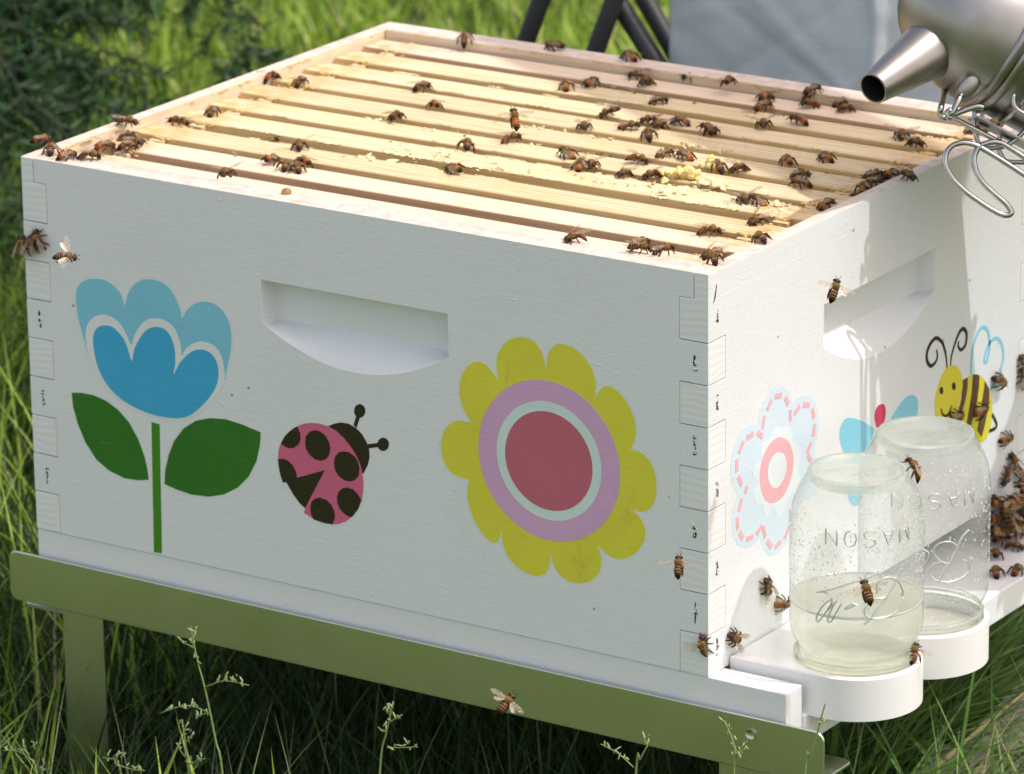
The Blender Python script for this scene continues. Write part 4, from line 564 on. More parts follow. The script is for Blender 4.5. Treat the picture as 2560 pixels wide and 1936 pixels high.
def grow(poly,e):
    c=Vector((sum(p[0] for p in poly)/len(poly),sum(p[1] for p in poly)/len(poly))); out=[]
    n=len(poly); ar=sum(poly[i][0]*poly[(i+1)%n][1]-poly[(i+1)%n][0]*poly[i][1] for i in range(n)); sg=1 if ar>0 else -1
    for i in range(n):
        t=Vector(poly[(i+1)%n])-Vector(poly[i-1]); t=t.normalized() if t.length>1e-6 else Vector((1,0)); q=Vector((t.y,-t.x))*sg*e
        out.append((poly[i][0]+q.x,poly[i][1]+q.y))
    return out
def smooth_notch(poly,k=4):
    return [(p.x,p.y) for p in catmull([(a,b,0) for a,b in poly],k,True)]
st=sheet(grow(F_LIGHT[:26],1.3)+grow(F_DARK[24:],0)[0:0],'y',0,V_film,'tulip_sticker',box) if False else sheet(F_WHITE,'y',1,V_w,'tulip_sticker',box,smoothk=3)
st['label']='blue tulip sticker with green stem and two leaves'; tul=st
sheet(F_LIGHT,'y',0,V_lb,'outer_petals',st,smoothk=3)
sheet(F_DARK,'y',2,V_db,'inner_petals',st,smoothk=3)
sheet(LEAF1,'y',0,V_gr,'leaf',st); sheet(LEAF2,'y',0,V_gr,'leaf',st); sheet(STEM,'y',0,V_gr2,'stem',st)
st=sheet(SUN_P,'y',0,V_yel,'sunflower_sticker',box); st['label']='yellow ten-petal flower sticker with lilac and rose rings'
def outset(poly,c,e):
    o=[]
    for x,z in poly:
        d=Vector((x-c[0],z-c[1])); o.append((x+d.x/d.length*e,z+d.y/d.length*e))
    return o
sheet(outset(SUN_P,SUN_C,1.7),'y',-.5,V_film,'clear_margin',st)
def cen(p): return (sum(q[0] for q in p)/len(p),sum(q[1] for q in p)/len(p))
TU=F_LIGHT[:30]+F_WHITE[-7:]
sheet(outset(TU,cen(TU),1.7),'y',-.5,V_film,'clear_margin',tul)
for q_ in (LEAF1,LEAF2): sheet(outset(q_,cen(q_),1.3),'y',-.5,V_film,'clear_margin',tul)
def circ(c,r,n=64): return [(c[0]+r*math.cos(2*math.pi*i/n),c[1]+r*math.sin(2*math.pi*i/n)) for i in range(n)]
sheet(circ(SUN_C,SUN_R[0]),'y',1,V_pur,'lilac_ring',st); sheet(circ(SUN_C,SUN_R[1]),'y',2,V_mint,'mint_ring',st); sheet(circ(SUN_C,SUN_R[2]),'y',3,V_red,'rose_centre',st)
st=sheet(LADY['red'],'y',0,V_pink,'ladybug_sticker',box); st['label']='pink ladybug sticker with black spots'
sheet(outset(LADY['red'],cen(LADY['red']),1.3),'y',-.5,V_film,'clear_margin',st)
for k in ('s1','s2','s3','s4','s5','s6'): sheet(LADY[k],'y',1,V_blk,'spot',st)
sheet(LADY['wedge'],'y',1.3,V_blk,'wing_gap',st); sheet(LADY['head'],'y',0,V_blk,'head',st)
for k in ('a1','a2'): sheet(LADY[k],'y',.5,V_blk,'antenna',st)
for k in ('b1','b2'): sheet(LADY[k],'y',1,V_blk,'antenna_tip',st)
st=sheet(FLOWER2['base'],'x',0,V_pale,'daisy_sticker',box,smoothk=3); st['label']='pale blue flower sticker with pink dashed outline'
sheet(FLOWER2['pale'],'x',1,V_pale2,'inner_bloom',st,smoothk=3); sheet(FLOWER2['ring'],'x',2,V_coral,'pink_ring',st,smoothk=3); sheet(FLOWER2['hole'],'x',3,V_pale2,'centre',st,smoothk=3)
for dsh in DASH:
    a_,b_=Vector(dsh[0]),Vector(dsh[1]); mid=(a_+b_)/2; hv=(b_-a_)*.5
    k_=1.12; dsh=[tuple(mid-hv*k_),tuple(mid-hv*.5*k_),tuple(mid+hv*.5*k_),tuple(mid+hv*k_)]
    strip(dsh,3.3,'x',2,V_coral,'dash',st,sm=0)
st=sheet(BUTTER['wing_l'],'x',0,V_sky,'dragonfly_sticker',box,smoothk=3); st['label']='light blue winged insect sticker with crimson head'
sheet(BUTTER['wing_r'],'x',0,V_sky,'wing',st,smoothk=2); sheet(BUTTER['tail'],'x',0,V_sky,'tail',st,smoothk=3); sheet(BUTTER['head'],'x',1,V_crim,'head',st,smoothk=3)
st=sheet(BEEC['body'],'x',0,V_beey,'cartoon_bee_sticker',box,smoothk=3); st['label']='smiling yellow and brown striped bee sticker'
for k in ('s1','s2','s3'): sheet(BEEC[k],'x',1,V_brown,'stripe',st)
sheet(BEEC['head'],'x',2,V_beey,'head',st,smoothk=3)
for k in ('e1','e2'): sheet(BEEC[k],'x',3,V_blk,'eye',st)
for k,(w_,p_) in BEEL.items():
    strip(p_,w_*.62,'x',3 if k in('smile','sm2') else 1.5,V_sky if k=='wing' else V_blk,{'smile':'smile','sm2':'smile','an1':'antenna','an2':'antenna','wing':'wing_outline','leg':'leg'}[k],st,taper=k.startswith('an'))

# ---------------------------------------------------------------- frames
BARS=[(23,49),(63,88),(98.5,125),(141,167),(179,204.5),(214,240.5),(249.5,276),(285,309.5),(320.5,345.5),(354.5,378.5)]
FM=[M_pinkb,M_pinkb,M_yel[1],M_yel[2],M_yel[0],M_yel[1],M_yel[1],M_yel[2],M_yel[0],M_pinkb]
ORD=['first','second','third','fourth','fifth','sixth','seventh','eighth','ninth','tenth','eleventh','twelfth','thirteenth','fourteenth','fifteenth','sixteenth','seventeenth','eighteenth']
FLAB=['pinkish pine frame nearest the viewer, against the front wall','pink-streaked pine frame, second from the front','straight-grained yellow frame, third from the front','pale frame with ragged wax along its top, fourth from the front',
 'smooth pale frame behind the yellow wax lump, fifth from the front','finely lined yellow frame, sixth from the front','straight-grained frame, seventh from the front','pale frame with wax crumbs on its edge, eighth from the front','smooth yellowish frame, ninth from the front','pinkish frame at the very back, against the rear wall']
XC=-L_/2
ZT=238.0
def flakes(x0,x1,yc,n,spread=3,s=1.0,mb=None):
    mb=mb or MB()
    cl=[random.uniform(x0,x1) for q in range(max(3,n//9))]
    for i in range(n):
        x=random.choice(cl)+random.gauss(0,5); y=yc+random.gauss(0,spread); r=s*random.choice((.3,.5,.7,1.0,1.5))
        M=Matrix.Rotation(random.gauss(0,.7),3,'Z')@Matrix.Rotation(random.gauss(0,.5),3,'X')@Matrix.Rotation(random.gauss(0,.4),3,'Y')
        v=[]; k=7
        for j in range(k):
            a=2*math.pi*j/k; q=r*random.uniform(.55,1.25); v.append(Vector((x,y,ZT+.25))+M@Vector((q*2.0*math.cos(a),q*math.sin(a),random.uniform(-.15,.25)*r)))
        o=len(mb.v); top=Vector((x,y,ZT+.3+r*.45)); mb.add([*v,top],[(j,(j+1)%k,k) for j in range(k)])
    return mb
def ridge(x0,x1,y,s=1.0,mb=None):
    """ragged lip of wax torn along a bar's edge: one strip whose outer side wanders"""
    mb=mb or MB(); x=x0
    while x<x1:
        ln=random.uniform(6,38)*s; n=max(3,int(ln/1.2)); A=[];Bv=[]
        amp=random.uniform(.5,1.7)*s
        for i in range(n+1):
            xx=x+ln*i/n; e=max(0,math.sin(math.pi*i/n))**.4; w=amp*e*random.uniform(.3,1.3)
            A.append((xx,y-w,ZT+.1+random.uniform(-.5,.5)*e)); Bv.append((xx,y+w*.9+.3,ZT+.15+random.uniform(0,.6)*e))
        m=n+1; mb.add(A+[(a[0],(a[1]+b[1])/2,ZT+.4+.5*random.random()) for a,b in zip(A,Bv)]+Bv,[(i,i+1,m+i+1,m+i) for i in range(n)]+[(m+i,m+i+1,2*m+i+1,2*m+i) for i in range(n)])
        x+=ln+random.expovariate(1/(22/s))
    return mb
for i,(y0,y1) in enumerate(BARS):
    yc=(y0+y1)/2; dz=[0,0,.3,.2,-.3,0,.2,-.2,0,.4][i]
    t=thing('wooden_frame',FLAB[i],'hive frame',(XC,yc,ZT),'ten frames hanging in the hive box')
    xl,xr=-L_+10.5,-10.6; lug=24
    prof=[(xl,y0+1.2),(xl+lug-1,y0+1.2),(xl+lug,y0),(xr-lug,y0),(xr-lug+1,y0+1.2),(xr,y0+1.2),(xr,y1-1.2),(xr-lug+1,y1-1.2),(xr-lug,y1),(xl+lug,y1),(xl+lug-1,y1-1.2),(xl,y1-1.2)]
    mb=extrude([p for p in prof],ZT-9.5+dz,ZT+dz,'z'); mb.box(xl+lug+6,y0+.01,ZT-19+dz,xr-lug-6,y1-.01,ZT-9.6+dz)
    o=mesh_obj('top_bar',mb,[FM[i],M_side if i not in(0,1,9) else M_sidep],t,bevel=.7,seg=2); fix(o)
    for p_ in o.data.polygons:
        if p_.normal.z<.5: p_.material_index=1
    for x0,x1 in ((xl+lug-7,xl+lug+3.5),(xr-lug-3.5,xr-lug+7)):
        # side bar: wide shoulders filling the gap to the next frame
        mb=MB(); wd=17.2 if i not in(3,4) else 18
        a0=yc-wd if i>0 else y0-2; a1=yc+wd if i<9 else y1+2
        a1=min(a1,(BARS[i+1][0]+1.0 if i<9 else 999)-1.0+.0) if i<9 else a1
        mb.box(x0,a0 if i==0 else max(a0,BARS[i-1][1]+.6),ZT-80,x1,y0-.25,ZT-1.6+dz); mb.box(x0,y1+.25,ZT-80,x1,a1-.6,ZT-1.6+dz); mb.box(x0+2,yc-13,18,x1-2,yc+13,ZT-79.9)
        mesh_obj('side_bar',mb,M_yel[0] if i not in(0,1,9) else M_pinkb,t,bevel=.4)
    mb=MB(); mb.box(xl+lug+4,yc-9,10,xr-lug-4,yc+9,19.8); mesh_obj('bottom_bar',mb,M_yel[0],t)
    mb=MB(); mb.box(xl+lug+4.5,yc-11.5,20,xr-lug-4.5,yc+11.5,ZT-19.2); mesh_obj('comb',mb,M_comb,t)
    # propolis gluing the joint at the ends
    mb=MB()
    for xe in (xl+lug,xr-lug):
        for q in range(26):
            r=random.uniform(.5,1.5); mb.ell((xe+random.gauss(0,4),random.choice((y0,y1))+random.gauss(0,.8),ZT-1+dz+random.gauss(0,.6)),(r*1.6,r,r*.6),6)
    mesh_obj('propolis_spot',mb,M_prop_or,t,smooth=True)['kind']='stuff'
    wx=None
    if i==3: wx=flakes(-330,-150,yc-4,260,5,.8); flakes(-140,-40,yc+3,130,6,1.3,wx); ridge(-440,-60,y0,1.0,wx); ridge(-300,-60,y1,.8,wx)
    if i==2: wx=ridge(-470,-200,y1,.8); flakes(-330,-320,y1-3,14,2,2.0,wx)
    if i==7: wx=ridge(-430,-60,y0,.7); ridge(-430,-250,y1,.7,wx)
    if i==6: wx=ridge(-180,-100,y0+20,.8); flakes(-190,-130,y0+2,50,2,.9,wx)
    if i==8: wx=ridge(-360,-200,y0,.6); flakes(-60,-30,y1-2,16,2,1.0,wx)
    if i==5: wx=ridge(-330,-150,y0,.7); flakes(-300,-200,y1-2,60,2,.8,wx)
    if i==4: wx=ridge(-470,-60,y0,.5); flakes(-380,-140,y1-2,70,2,.7,wx)
    if wx: mesh_obj('wax_ridge',wx,M_wax,t,smooth=False)['kind']='stuff'
    def lump(cx,cy,sx,sy,sz,n,name,mat):
        mb=MB()
        for q in range(n):
            p=Vector((random.gauss(0,.42),random.gauss(0,.42),0)); h=max(0,1-p.length_squared*1.3)
            r=random.choice((1.0,1.4,1.9,2.6,3.6)); mb.ell((cx+p.x*sx,cy+p.y*sy,ZT+sz*h*random.uniform(.1,.9)),(r*random.uniform(.7,1.5),r,r*random.uniform(.35,.9)),7,0,Matrix.Rotation(random.random()*3,3,'Z')@Matrix.Rotation(random.random()*3,3,'X'))
        o=mesh_obj(name,mb,mat,t,smooth=True)
        rm=o.modifiers.new('r','REMESH'); rm.mode='VOXEL'; rm.voxel_size=.0008; rm.use_smooth_shade=True
        tx=bpy.data.textures.new('wax_rough','CLOUDS'); tx.noise_scale=.004; tx.noise_depth=3; dm=o.modifiers.new('d','DISPLACE'); dm.texture=tx; dm.texture_coords='LOCAL'; dm.strength=.006; dm.mid_level=.5
    if i==4: lump(-130,187,21,10,8,55,'wax_lump',M_wax2); lump(-104,181,15,7,4,20,'wax_lump',M_wax)
    if i==5: lump(-126,214,9,6,7,22,'wax_lump',M_wax2)

# ---------------------------------------------------------------- bottom board
bb=thing('bottom_board','white painted wooden bottom board under the hive box, its ledge sticking out at right','bottom board',(-L_/2,W_/2,-19))
mb=MB(); mb.box(-L_,.8,-38,52,19,-.5); mesh_obj('side_rail',mb,M_white_rail,bb,bevel=.5,seg=2)
mb=MB(); mb.box(-L_,W_-19,-38,52,W_,-.5); mesh_obj('side_rail',mb,M_white_rail,bb,bevel=.5,seg=2)
mb=MB(); mb.box(-L_+.2,19.2,-37.8,54,W_-19.2,-19); mesh_obj('floor_board',mb,M_white,bb,bevel=.8,seg=2)
mb=MB(); mb.box(-L_,19.2,-18.8,-L_+19,W_-19.2,-.6); mesh_obj('back_strip',mb,M_white_rail,bb)
# ---------------------------------------------------------------- stand
hs=thing('hive_stand','bent galvanized steel stand with flat legs carrying the hive','stand',(-L_/2,W_/2,-50))
def rounded(x0,z0,x1,z1,r,corners=(1,1,1,1),n=6):
    out=[]
    for (cx,cz,a0,on,px_,pz_) in ((x1-r,z1-r,0,corners[0],x1,z1),(x0+r,z1-r,90,corners[1],x0,z1),(x0+r,z0+r,180,corners[2],x0,z0),(x1-r,z0+r,270,corners[3],x1,z0)):
        if on:
            for k in range(n+1): a=R_(a0+90*k/n); out.append((cx+r*math.cos(a),cz+r*math.sin(a)))
        else: out.append((px_,pz_))
    return out
def angle_rail(yf,sgn,name):
    mb=extrude(rounded(-516,-49.5,80.5,-16.5,6),yf,yf+sgn*2,'y')
    mb.box(-512,min(yf+sgn*2.05,yf+sgn*40),-40.5,40,max(yf+sgn*2.05,yf+sgn*40),-38.4)
    o=mesh_obj(name,mb,M_galv,hs,bevel=.6,seg=2); fix(o)
    # bright folded rim along the upper edge
    return o
angle_rail(-5.5,1,'side_rail'); angle_rail(W_+5.5,-1,'side_rail')
for (x0,x1) in ((-476,-444),(9,41)):
    for yf,s in ((-3.2,1),(W_+3.2,-1)):
        mb=extrude(rounded(x0,GZ,x1,-46,4,(1,1,0,0)),yf,yf+2*s,'y'); o=mesh_obj('leg',mb,M_galv,hs,bevel=.4); fix(o)
for (x0,x1) in ((-508,-456),(24,73)):
    mb=extrude(rounded(x0,-3,x1,43,6),-53.5,-51.5,'z'); o=mesh_obj('cross_plate',mb,M_galv,hs,bevel=.4); fix(o)
mb=MB(); mb.lathe([(.1,0),(3.0,0),(3.3,.4),(3.3,1)],(32,-5.6,-27),18,0,Matrix.Rotation(R_(90),3,'X')); mesh_obj('rivet',mb,M_galv,hs,smooth=True)

# ---------------------------------------------------------------- feeders and jars
J=[(63,62.5),(64,142)]
def feeder(cx,cy,label):
    t=thing('entrance_feeder',label,'feeder',(cx,cy,-19),'white plastic feeders in the hive entrance')
    R=39.4; poly=[(1.0,cy-R),(cx,cy-R)]
    for k in range(1,40): a=-math.pi/2+math.pi*k/40; poly.append((cx+R*math.cos(a),cy+R*math.sin(a)))
    poly+= [(cx,cy+R),(1.0,cy+R)]
    # top surface with a round well: ring of quads between outline and well
    n=80; well=36.6
    def outer(a):
        dx,dy=math.cos(a),math.sin(a)
        if dx>=0: return (cx+R*dx,cy+R*dy)
        s=min((cx-1.0)/(-dx) if dx<-1e-9 else 1e9, R/abs(dy) if abs(dy)>1e-9 else 1e9); return (cx+dx*s,cy+dy*s)
    ang=[2*math.pi*k/n for k in range(n)]
    for c_ in (math.atan2(R,-(cx-1)),math.atan2(-R,-(cx-1))%(2*math.pi)): ang.append(c_)
    ang.sort(); n=len(ang); mb=MB(); vs=[]
    zt,zb=6.2,-20.5
    for a in ang:
        ox,oy=outer(a); ix,iy=cx+well*math.cos(a),cy+well*math.sin(a)
        e=1.0
        sx,sy=cx+(ox-cx)*(1-e/39),cy+(oy-cy)*(1-e/39)
        vs+= [(ox,oy,zb),(ox,oy,zt-1.0),(sx,sy,zt),(ix,iy,zt),(ix,iy,zt-12)]
    fs=[]
    for k in range(n):
        a=k*5;b_=((k+1)%n)*5
        for j_ in range(4): fs.append((a+j_,b_+j_,b_+j_+1,a+j_+1))
    fs.append(tuple(k*5+4 for k in range(n))); fs.append(tuple(k*5 for k in range(n))[::-1])
    mb.add(vs,fs); o=mesh_obj('feeder_body',mb,M_plastic,t,smooth=True); fix(o)
    md=o.modifiers.new('e','EDGE_SPLIT'); md.split_angle=R_(40)
    mb=MB(); mb.box(-22,cy-34,-18.8,.9,cy+34,-2); mesh_obj('entrance_tongue',mb,M_plastic,t)
    return t
feeder(*J[0],'white plastic feeder base holding the nearer, partly filled jar'); feeder(*J[1],'white plastic feeder base holding the further, empty jar')
def m_jar(name,haze):
    t=NT(name); lw=t.n('LayerWeight'); lw.inputs['Blend'].default_value=.35
    tint=t.ramp(lw.outputs['Facing'],[(0,(.995,.998,.994)),(.6,(.96,.975,.96)),(.86,(.84,.88,.84)),(1,(.48,.55,.48))])
    vor=t.n('TexVoronoi'); vor.inputs['Scale'].default_value=520; t.l(t.coord(),vor.inputs['Vector']); vor.inputs['Randomness'].default_value=1
    n=t.noise(t.coord(),60,4,.6); big=t.noise(t.coord((1,1,.5)),28,4,.65)
    drop=t.ramp(vor.outputs['Distance'],[(.0,(1,1,1)),(.55,(0,0,0))]); h=t.mix(.5,drop,t.noise(t.coord(),330,3))
    nm=t.bump(h,.75,.0008)
    wob=t.bump(t.noise(t.coord((1,1,.35)),45,3),.5,.004)
    tr=t.n('BsdfTransparent'); t.l(tint,tr.inputs[0])
    gl=t.n('BsdfGlossy'); gl.inputs['Roughness'].default_value=.07; gl.inputs[0].default_value=(1,1,1,1); t.l(nm,gl.inputs['Normal'])
    gl2=t.n('BsdfGlossy'); gl2.inputs['Roughness'].default_value=.02; t.l(wob,gl2.inputs['Normal'])
    rf=t.n('BsdfRefraction'); rf.inputs['IOR'].default_value=1.10; rf.inputs['Roughness'].default_value=.03; rf.inputs[0].default_value=(.98,.99,.98,1); t.l(nm,rf.inputs['Normal'])
    lw2=t.n('LayerWeight'); lw2.inputs['Blend'].default_value=.5; t.l(wob,lw2.inputs['Normal']); fr=t.math('MULTIPLY_ADD',t.math('POWER',lw2.outputs['Facing'],4.0),.45); fr.node.inputs[2].default_value=.035
    df=t.n('BsdfTranslucent'); df.inputs[0].default_value=(.92,.93,.91,1); d2=t.n('BsdfDiffuse'); d2.inputs[0].default_value=(.90,.92,.90,1); dd=t.n('MixShader'); t.l(df.outputs[0],dd.inputs[1]); t.l(d2.outputs[0],dd.inputs[2])
    hz=t.math('MULTIPLY',t.ramp(big,[(.35,(.25,.25,.25)),(.7,(1,1,1))]),haze)
    m0=t.n('MixShader'); wet=t.math('MULTIPLY',t.ramp(t.noise(t.coord((1,1,.6)),22,4,.7),[(.38,(0,0,0)),(.55,(1,1,1))]),.12); t.l(wet,m0.inputs[0]); t.l(tr.outputs[0],m0.inputs[1]); t.l(rf.outputs[0],m0.inputs[2])
    m1=t.n('MixShader'); t.l(hz,m1.inputs[0]); t.l(m0.outputs[0],m1.inputs[1]); t.l(dd.outputs[0],m1.inputs[2])
    m2=t.n('MixShader'); t.l(fr,m2.inputs[0]); t.l(m1.outputs[0],m2.inputs[1]); t.l(gl2.outputs[0],m2.inputs[2])
    m3=t.n('MixShader'); t.l(t.math('MULTIPLY',drop,.09),m3.inputs[0]); t.l(m2.outputs[0],m3.inputs[1]); t.l(gl.outputs[0],m3.inputs[2])
    t.l(m3.outputs[0],t.out.inputs[0]); return t.m
M_jar1=m_jar('wet_glass_nearer',.13); M_jar2=m_jar('wet_glass_further',.10)
def m_glasssolid(name,c,mixt=.35,rough=.0,ior=1.45):
    t=NT(name); g_=t.n('BsdfGlass'); g_.inputs[0].default_value=(*c,1); g_.inputs['IOR'].default_value=ior; g_.inputs['Roughness'].default_value=rough
    tr=t.n('BsdfTransparent'); tr.inputs[0].default_value=(*c,1); m=t.n('MixShader'); m.inputs[0].default_value=mixt; t.l(g_.outputs[0],m.inputs[1]); t.l(tr.outputs[0],m.inputs[2]); t.l(m.outputs[0],t.out.inputs[0]); return t.m
def m_thick():
    t=NT('thick_glass'); g_=t.n('BsdfGlass'); g_.inputs[0].default_value=(.97,.985,.955,1); g_.inputs['IOR'].default_value=1.25; tr=t.n('BsdfTransparent'); tr.inputs[0].default_value=(.97,.985,.96,1); d=t.n('BsdfDiffuse'); d.inputs[0].default_value=(.85,.88,.84,1); dt=t.n('BsdfTranslucent'); dt.inputs[0].default_value=(.9,.93,.88,1)
    a_=t.n('AddShader'); m=t.n('MixShader'); m.inputs[0].default_value=.5; t.l(g_.outputs[0],m.inputs[1]); t.l(tr.outputs[0],m.inputs[2]); m3=t.n('MixShader'); m3.inputs[0].default_value=.5; t.l(d.outputs[0],m3.inputs[1]); t.l(dt.outputs[0],m3.inputs[2]); m2=t.n('MixShader'); m2.inputs[0].default_value=.13; t.l(m.outputs[0],m2.inputs[1]); t.l(m3.outputs[0],m2.inputs[2]); t.l(m2.outputs[0],t.out.inputs[0]); return t.m
M_thick=m_thick()
def m_emb():
    t=NT('embossed_glass'); tr=t.n('BsdfTransparent'); tr.inputs[0].default_value=(.96,.98,.95,1); g_=t.n('BsdfGlossy'); g_.inputs['Roughness'].default_value=.12; d=t.n('BsdfDiffuse'); d.inputs[0].default_value=(.8,.83,.8,1)
    lw=t.n('LayerWeight'); lw.inputs['Blend'].default_value=.5; m=t.n('MixShader'); m.inputs[0].default_value=.35; t.l(g_.outputs[0],m.inputs[1]); t.l(d.outputs[0],m.inputs[2])
    m2=t.n('MixShader'); t.l(t.math('MULTIPLY_ADD',lw.outputs['Facing'],.6),m2.inputs[0]); t.l(tr.outputs[0],m2.inputs[1]); t.l(m.outputs[0],m2.inputs[2]); t.l(m2.outputs[0],t.out.inputs[0]); return t.m
M_emb=m_emb()
def m_bead():
    t=NT('condensation_bead'); tr=t.n('BsdfTransparent'); d=t.n('BsdfDiffuse'); d.inputs[0].default_value=(.95,.96,.95,1); tl=t.n('BsdfTranslucent'); tl.inputs[0].default_value=(.95,.96,.95,1); g_=t.n('BsdfGlossy'); g_.inputs['Roughness'].default_value=.15
    a=t.n('MixShader'); t.l(d.outputs[0],a.inputs[1]); t.l(tl.outputs[0],a.inputs[2]); b=t.n('MixShader'); b.inputs[0].default_value=.3; t.l(a.outputs[0],b.inputs[1]); t.l(g_.outputs[0],b.inputs[2]); c=t.n('MixShader'); c.inputs[0].default_value=.5; t.l(tr.outputs[0],c.inputs[1]); t.l(b.outputs[0],c.inputs[2]); t.l(c.outputs[0],t.out.inputs[0]); return t.m
M_bead=m_bead()
def m_syrup():
    t=NT('sugar_syrup'); g_=t.n('BsdfGlass'); g_.inputs[0].default_value=(.97,.98,.93,1); g_.inputs['IOR'].default_value=1.40
    tr=t.n('BsdfTransparent'); tr.inputs[0].default_value=(.995,.995,.975,1); df=t.n('BsdfTranslucent'); df.inputs[0].default_value=(.95,.96,.88,1)
    m=t.n('MixShader'); m.inputs[0].default_value=.78; t.l(g_.outputs[0],m.inputs[1]); t.l(tr.outputs[0],m.inputs[2])
    m2=t.n('MixShader'); m2.inputs[0].default_value=.36; t.l(m.outputs[0],m2.inputs[1]); t.l(df.outputs[0],m2.inputs[2]); t.l(m2.outputs[0],t.out.inputs[0]); return t.m
M_syrup=m_syrup()
M_lid=plain('pale_tin_lid',(.80,.78,.70),.3,.6)
PROF=[(32.5,-3),(32.5,2),(34.8,3),(35.2,4.5),(34.2,6),(34.6,8),(36.0,9.2),(36.0,10.8),(34.4,12),(33.6,13.5),(34.4,15.5),(36.6,19),(38.4,23.5),(39.1,29),(39.2,60),(39.2,84),(38.8,93),(37.4,101),(34.6,108.5),(31.5,114),(29.6,117.5),(29.0,120.2),(28.2,121.4),(27.0,121.0),(25.5,118.6)]
BASE=[(25.5,118.6),(20,117.6),(12,117.3),(5,117.8),(.05,118.2)]
def wrap(c,ang,z,r): a=R_(ang); return (c[0]+r*math.cos(a),c[1]+r*math.sin(a),z)
def jar(c,label,mat,syrup,logo,a_mid,z_mid,letters,spacing):
    t=thing('glass_jar',label,'jar',(c[0],c[1],0),'upturned glass jars on the feeders')
    mb=MB(); mb.lathe(PROF,(c[0],c[1],0),72); o=mesh_obj('jar_wall',mb,mat,t,smooth=True)
    mb=MB(); mb.lathe([(28.9,120.0),(28.2,121.6),(27.0,121.2),(25.5,118.8)]+BASE[1:]+[(.05,114.5),(14,114.0),(24,113.2),(27.5,114.5),(28.9,118),(28.9,120.0)],(c[0],c[1],0),64); mesh_obj('jar_base',mb,M_thick,t,smooth=True)
    mb=MB(); mb.lathe([(34.9,3.2),(35.6,4.6),(34.4,6.4),(33.6,5),(34.9,3.2)],(c[0],c[1],0),64); mb.lathe([(35.2,8.4),(36.5,10),(35.2,11.8),(34.2,10),(35.2,8.4)],(c[0],c[1],0),64); mesh_obj('screw_thread',mb,M_thick,t,smooth=True)
    if syrup:
        top=43
        sp=[(.05,-2.5),(31.5,-2.5),(31.8,2),(33.3,6),(32.8,13),(33.6,15.8),(35.8,19.3),(37.5,23.7),(38.2,29),(38.3,top),(37.2,top-.5),(20,top-.8),(.05,top-.8)]
        mb=MB(); mb.lathe(sp,(c[0],c[1],0),72); o=mesh_obj('syrup',mb,M_syrup,t,smooth=True)
        md=o.modifiers.new('e','EDGE_SPLIT'); md.split_angle=R_(50)
        mb=MB(); mb.lathe([(38.7,top-.9),(38.9,top+.5),(38.2,top+.7),(37.4,top-.1),(38.7,top-.9)],(c[0],c[1],0),72); mesh_obj('liquid_edge',mb,M_emb,t,smooth=True)
    mb=MB(); mb.lathe([(.1,-2.7),(34.6,-2.7),(34.8,-3.6),(.1,-3.6)],(c[0],c[1],0),64); mesh_obj('jar_lid',mb,M_lid,t)
    # embossed lettering, upside down on the upturned jar
    for pts in logo:
        q=[Vector(wrap(c,a,z,39.5)) for a,z in pts]; mb=MB(); mb.tube(catmull(q,5),.75,8,0,True,.7); mesh_obj('script_stroke',mb,M_emb,t,smooth=True)
    STK={'M':[[(0,0),(0,1),(.5,.15),(1,1),(1,0)]],'A':[[(0,0),(.5,1),(1,0)],[(.2,.35),(.8,.35)]],'S':[[(1,.85),(.7,1),(.3,1),(0,.8),(.1,.58),(.9,.42),(1,.2),(.7,0),(.3,0),(0,.15)]],
         'O':[[(.5,1),(.85,.9),(1,.5),(.85,.1),(.5,0),(.15,.1),(0,.5),(.15,.9),(.5,1)]],'N':[[(0,0),(0,1),(1,0),(1,1)]]}
    hgt=9.5; wdt=7.0
    for i_,ch in enumerate(letters):
        if ch==' ': continue
        mb=MB()
        for s_ in STK[ch]:
            q=[]
            for a in range(len(s_)-1):
                for k in range(4):
                    tt=k/4; q.append((s_[a][0]+(s_[a+1][0]-s_[a][0])*tt,s_[a][1]+(s_[a+1][1]-s_[a][1])*tt))
            q.append(s_[-1])
            # rotated by 180 degrees: x runs right-to-left, z runs downward
            P3=[]
            for u,v_ in q:
                off=(i_-(len(letters)-1)/2)*spacing+ (u-.5)*wdt
                ang=a_mid - math.degrees(off/39.4); P3.append(wrap(c,ang,z_mid-(v_-.5)*hgt,39.45))
            mb.tube(P3,.62,7,0,True,.8)
        mesh_obj('embossed_letter',mb,M_emb,t,smooth=True)
    return t
jar(J[0],'upturned glass canning jar one third full of clear syrup, nearer of two',M_jar1,True,LOGO1,-50,92,'MASON',11.2)
jar(J[1],'upturned empty glass canning jar misted inside, further of two',M_jar2,False,LOGO2,-53,91,'MASON',11.2)
# condensation beads inside the jars
for (c,n_) in ((J[0],1500),(J[1],1000)):
    mb=MB()
    for q in range(n_):
        a=random.uniform(-150,60); z=random.triangular(46,110,80) if c is J[0] else random.uniform(20,112)
        r=random.choice((.16,.2,.2,.25,.3,.4,.65)); rr=38.8 if z<88 else 38.8-((z-88)/25)**2*7
        mb.ell(wrap(c,a,z,rr),(r,r,r*1.3),6)
    par=[o for o in bpy.data.objects if o.name.startswith('glass_jar') and abs(o['_o'][1]-c[1])<1][0]
    o=mesh_obj('condensation',mb,M_bead,par,smooth=True); o['kind']='stuff'

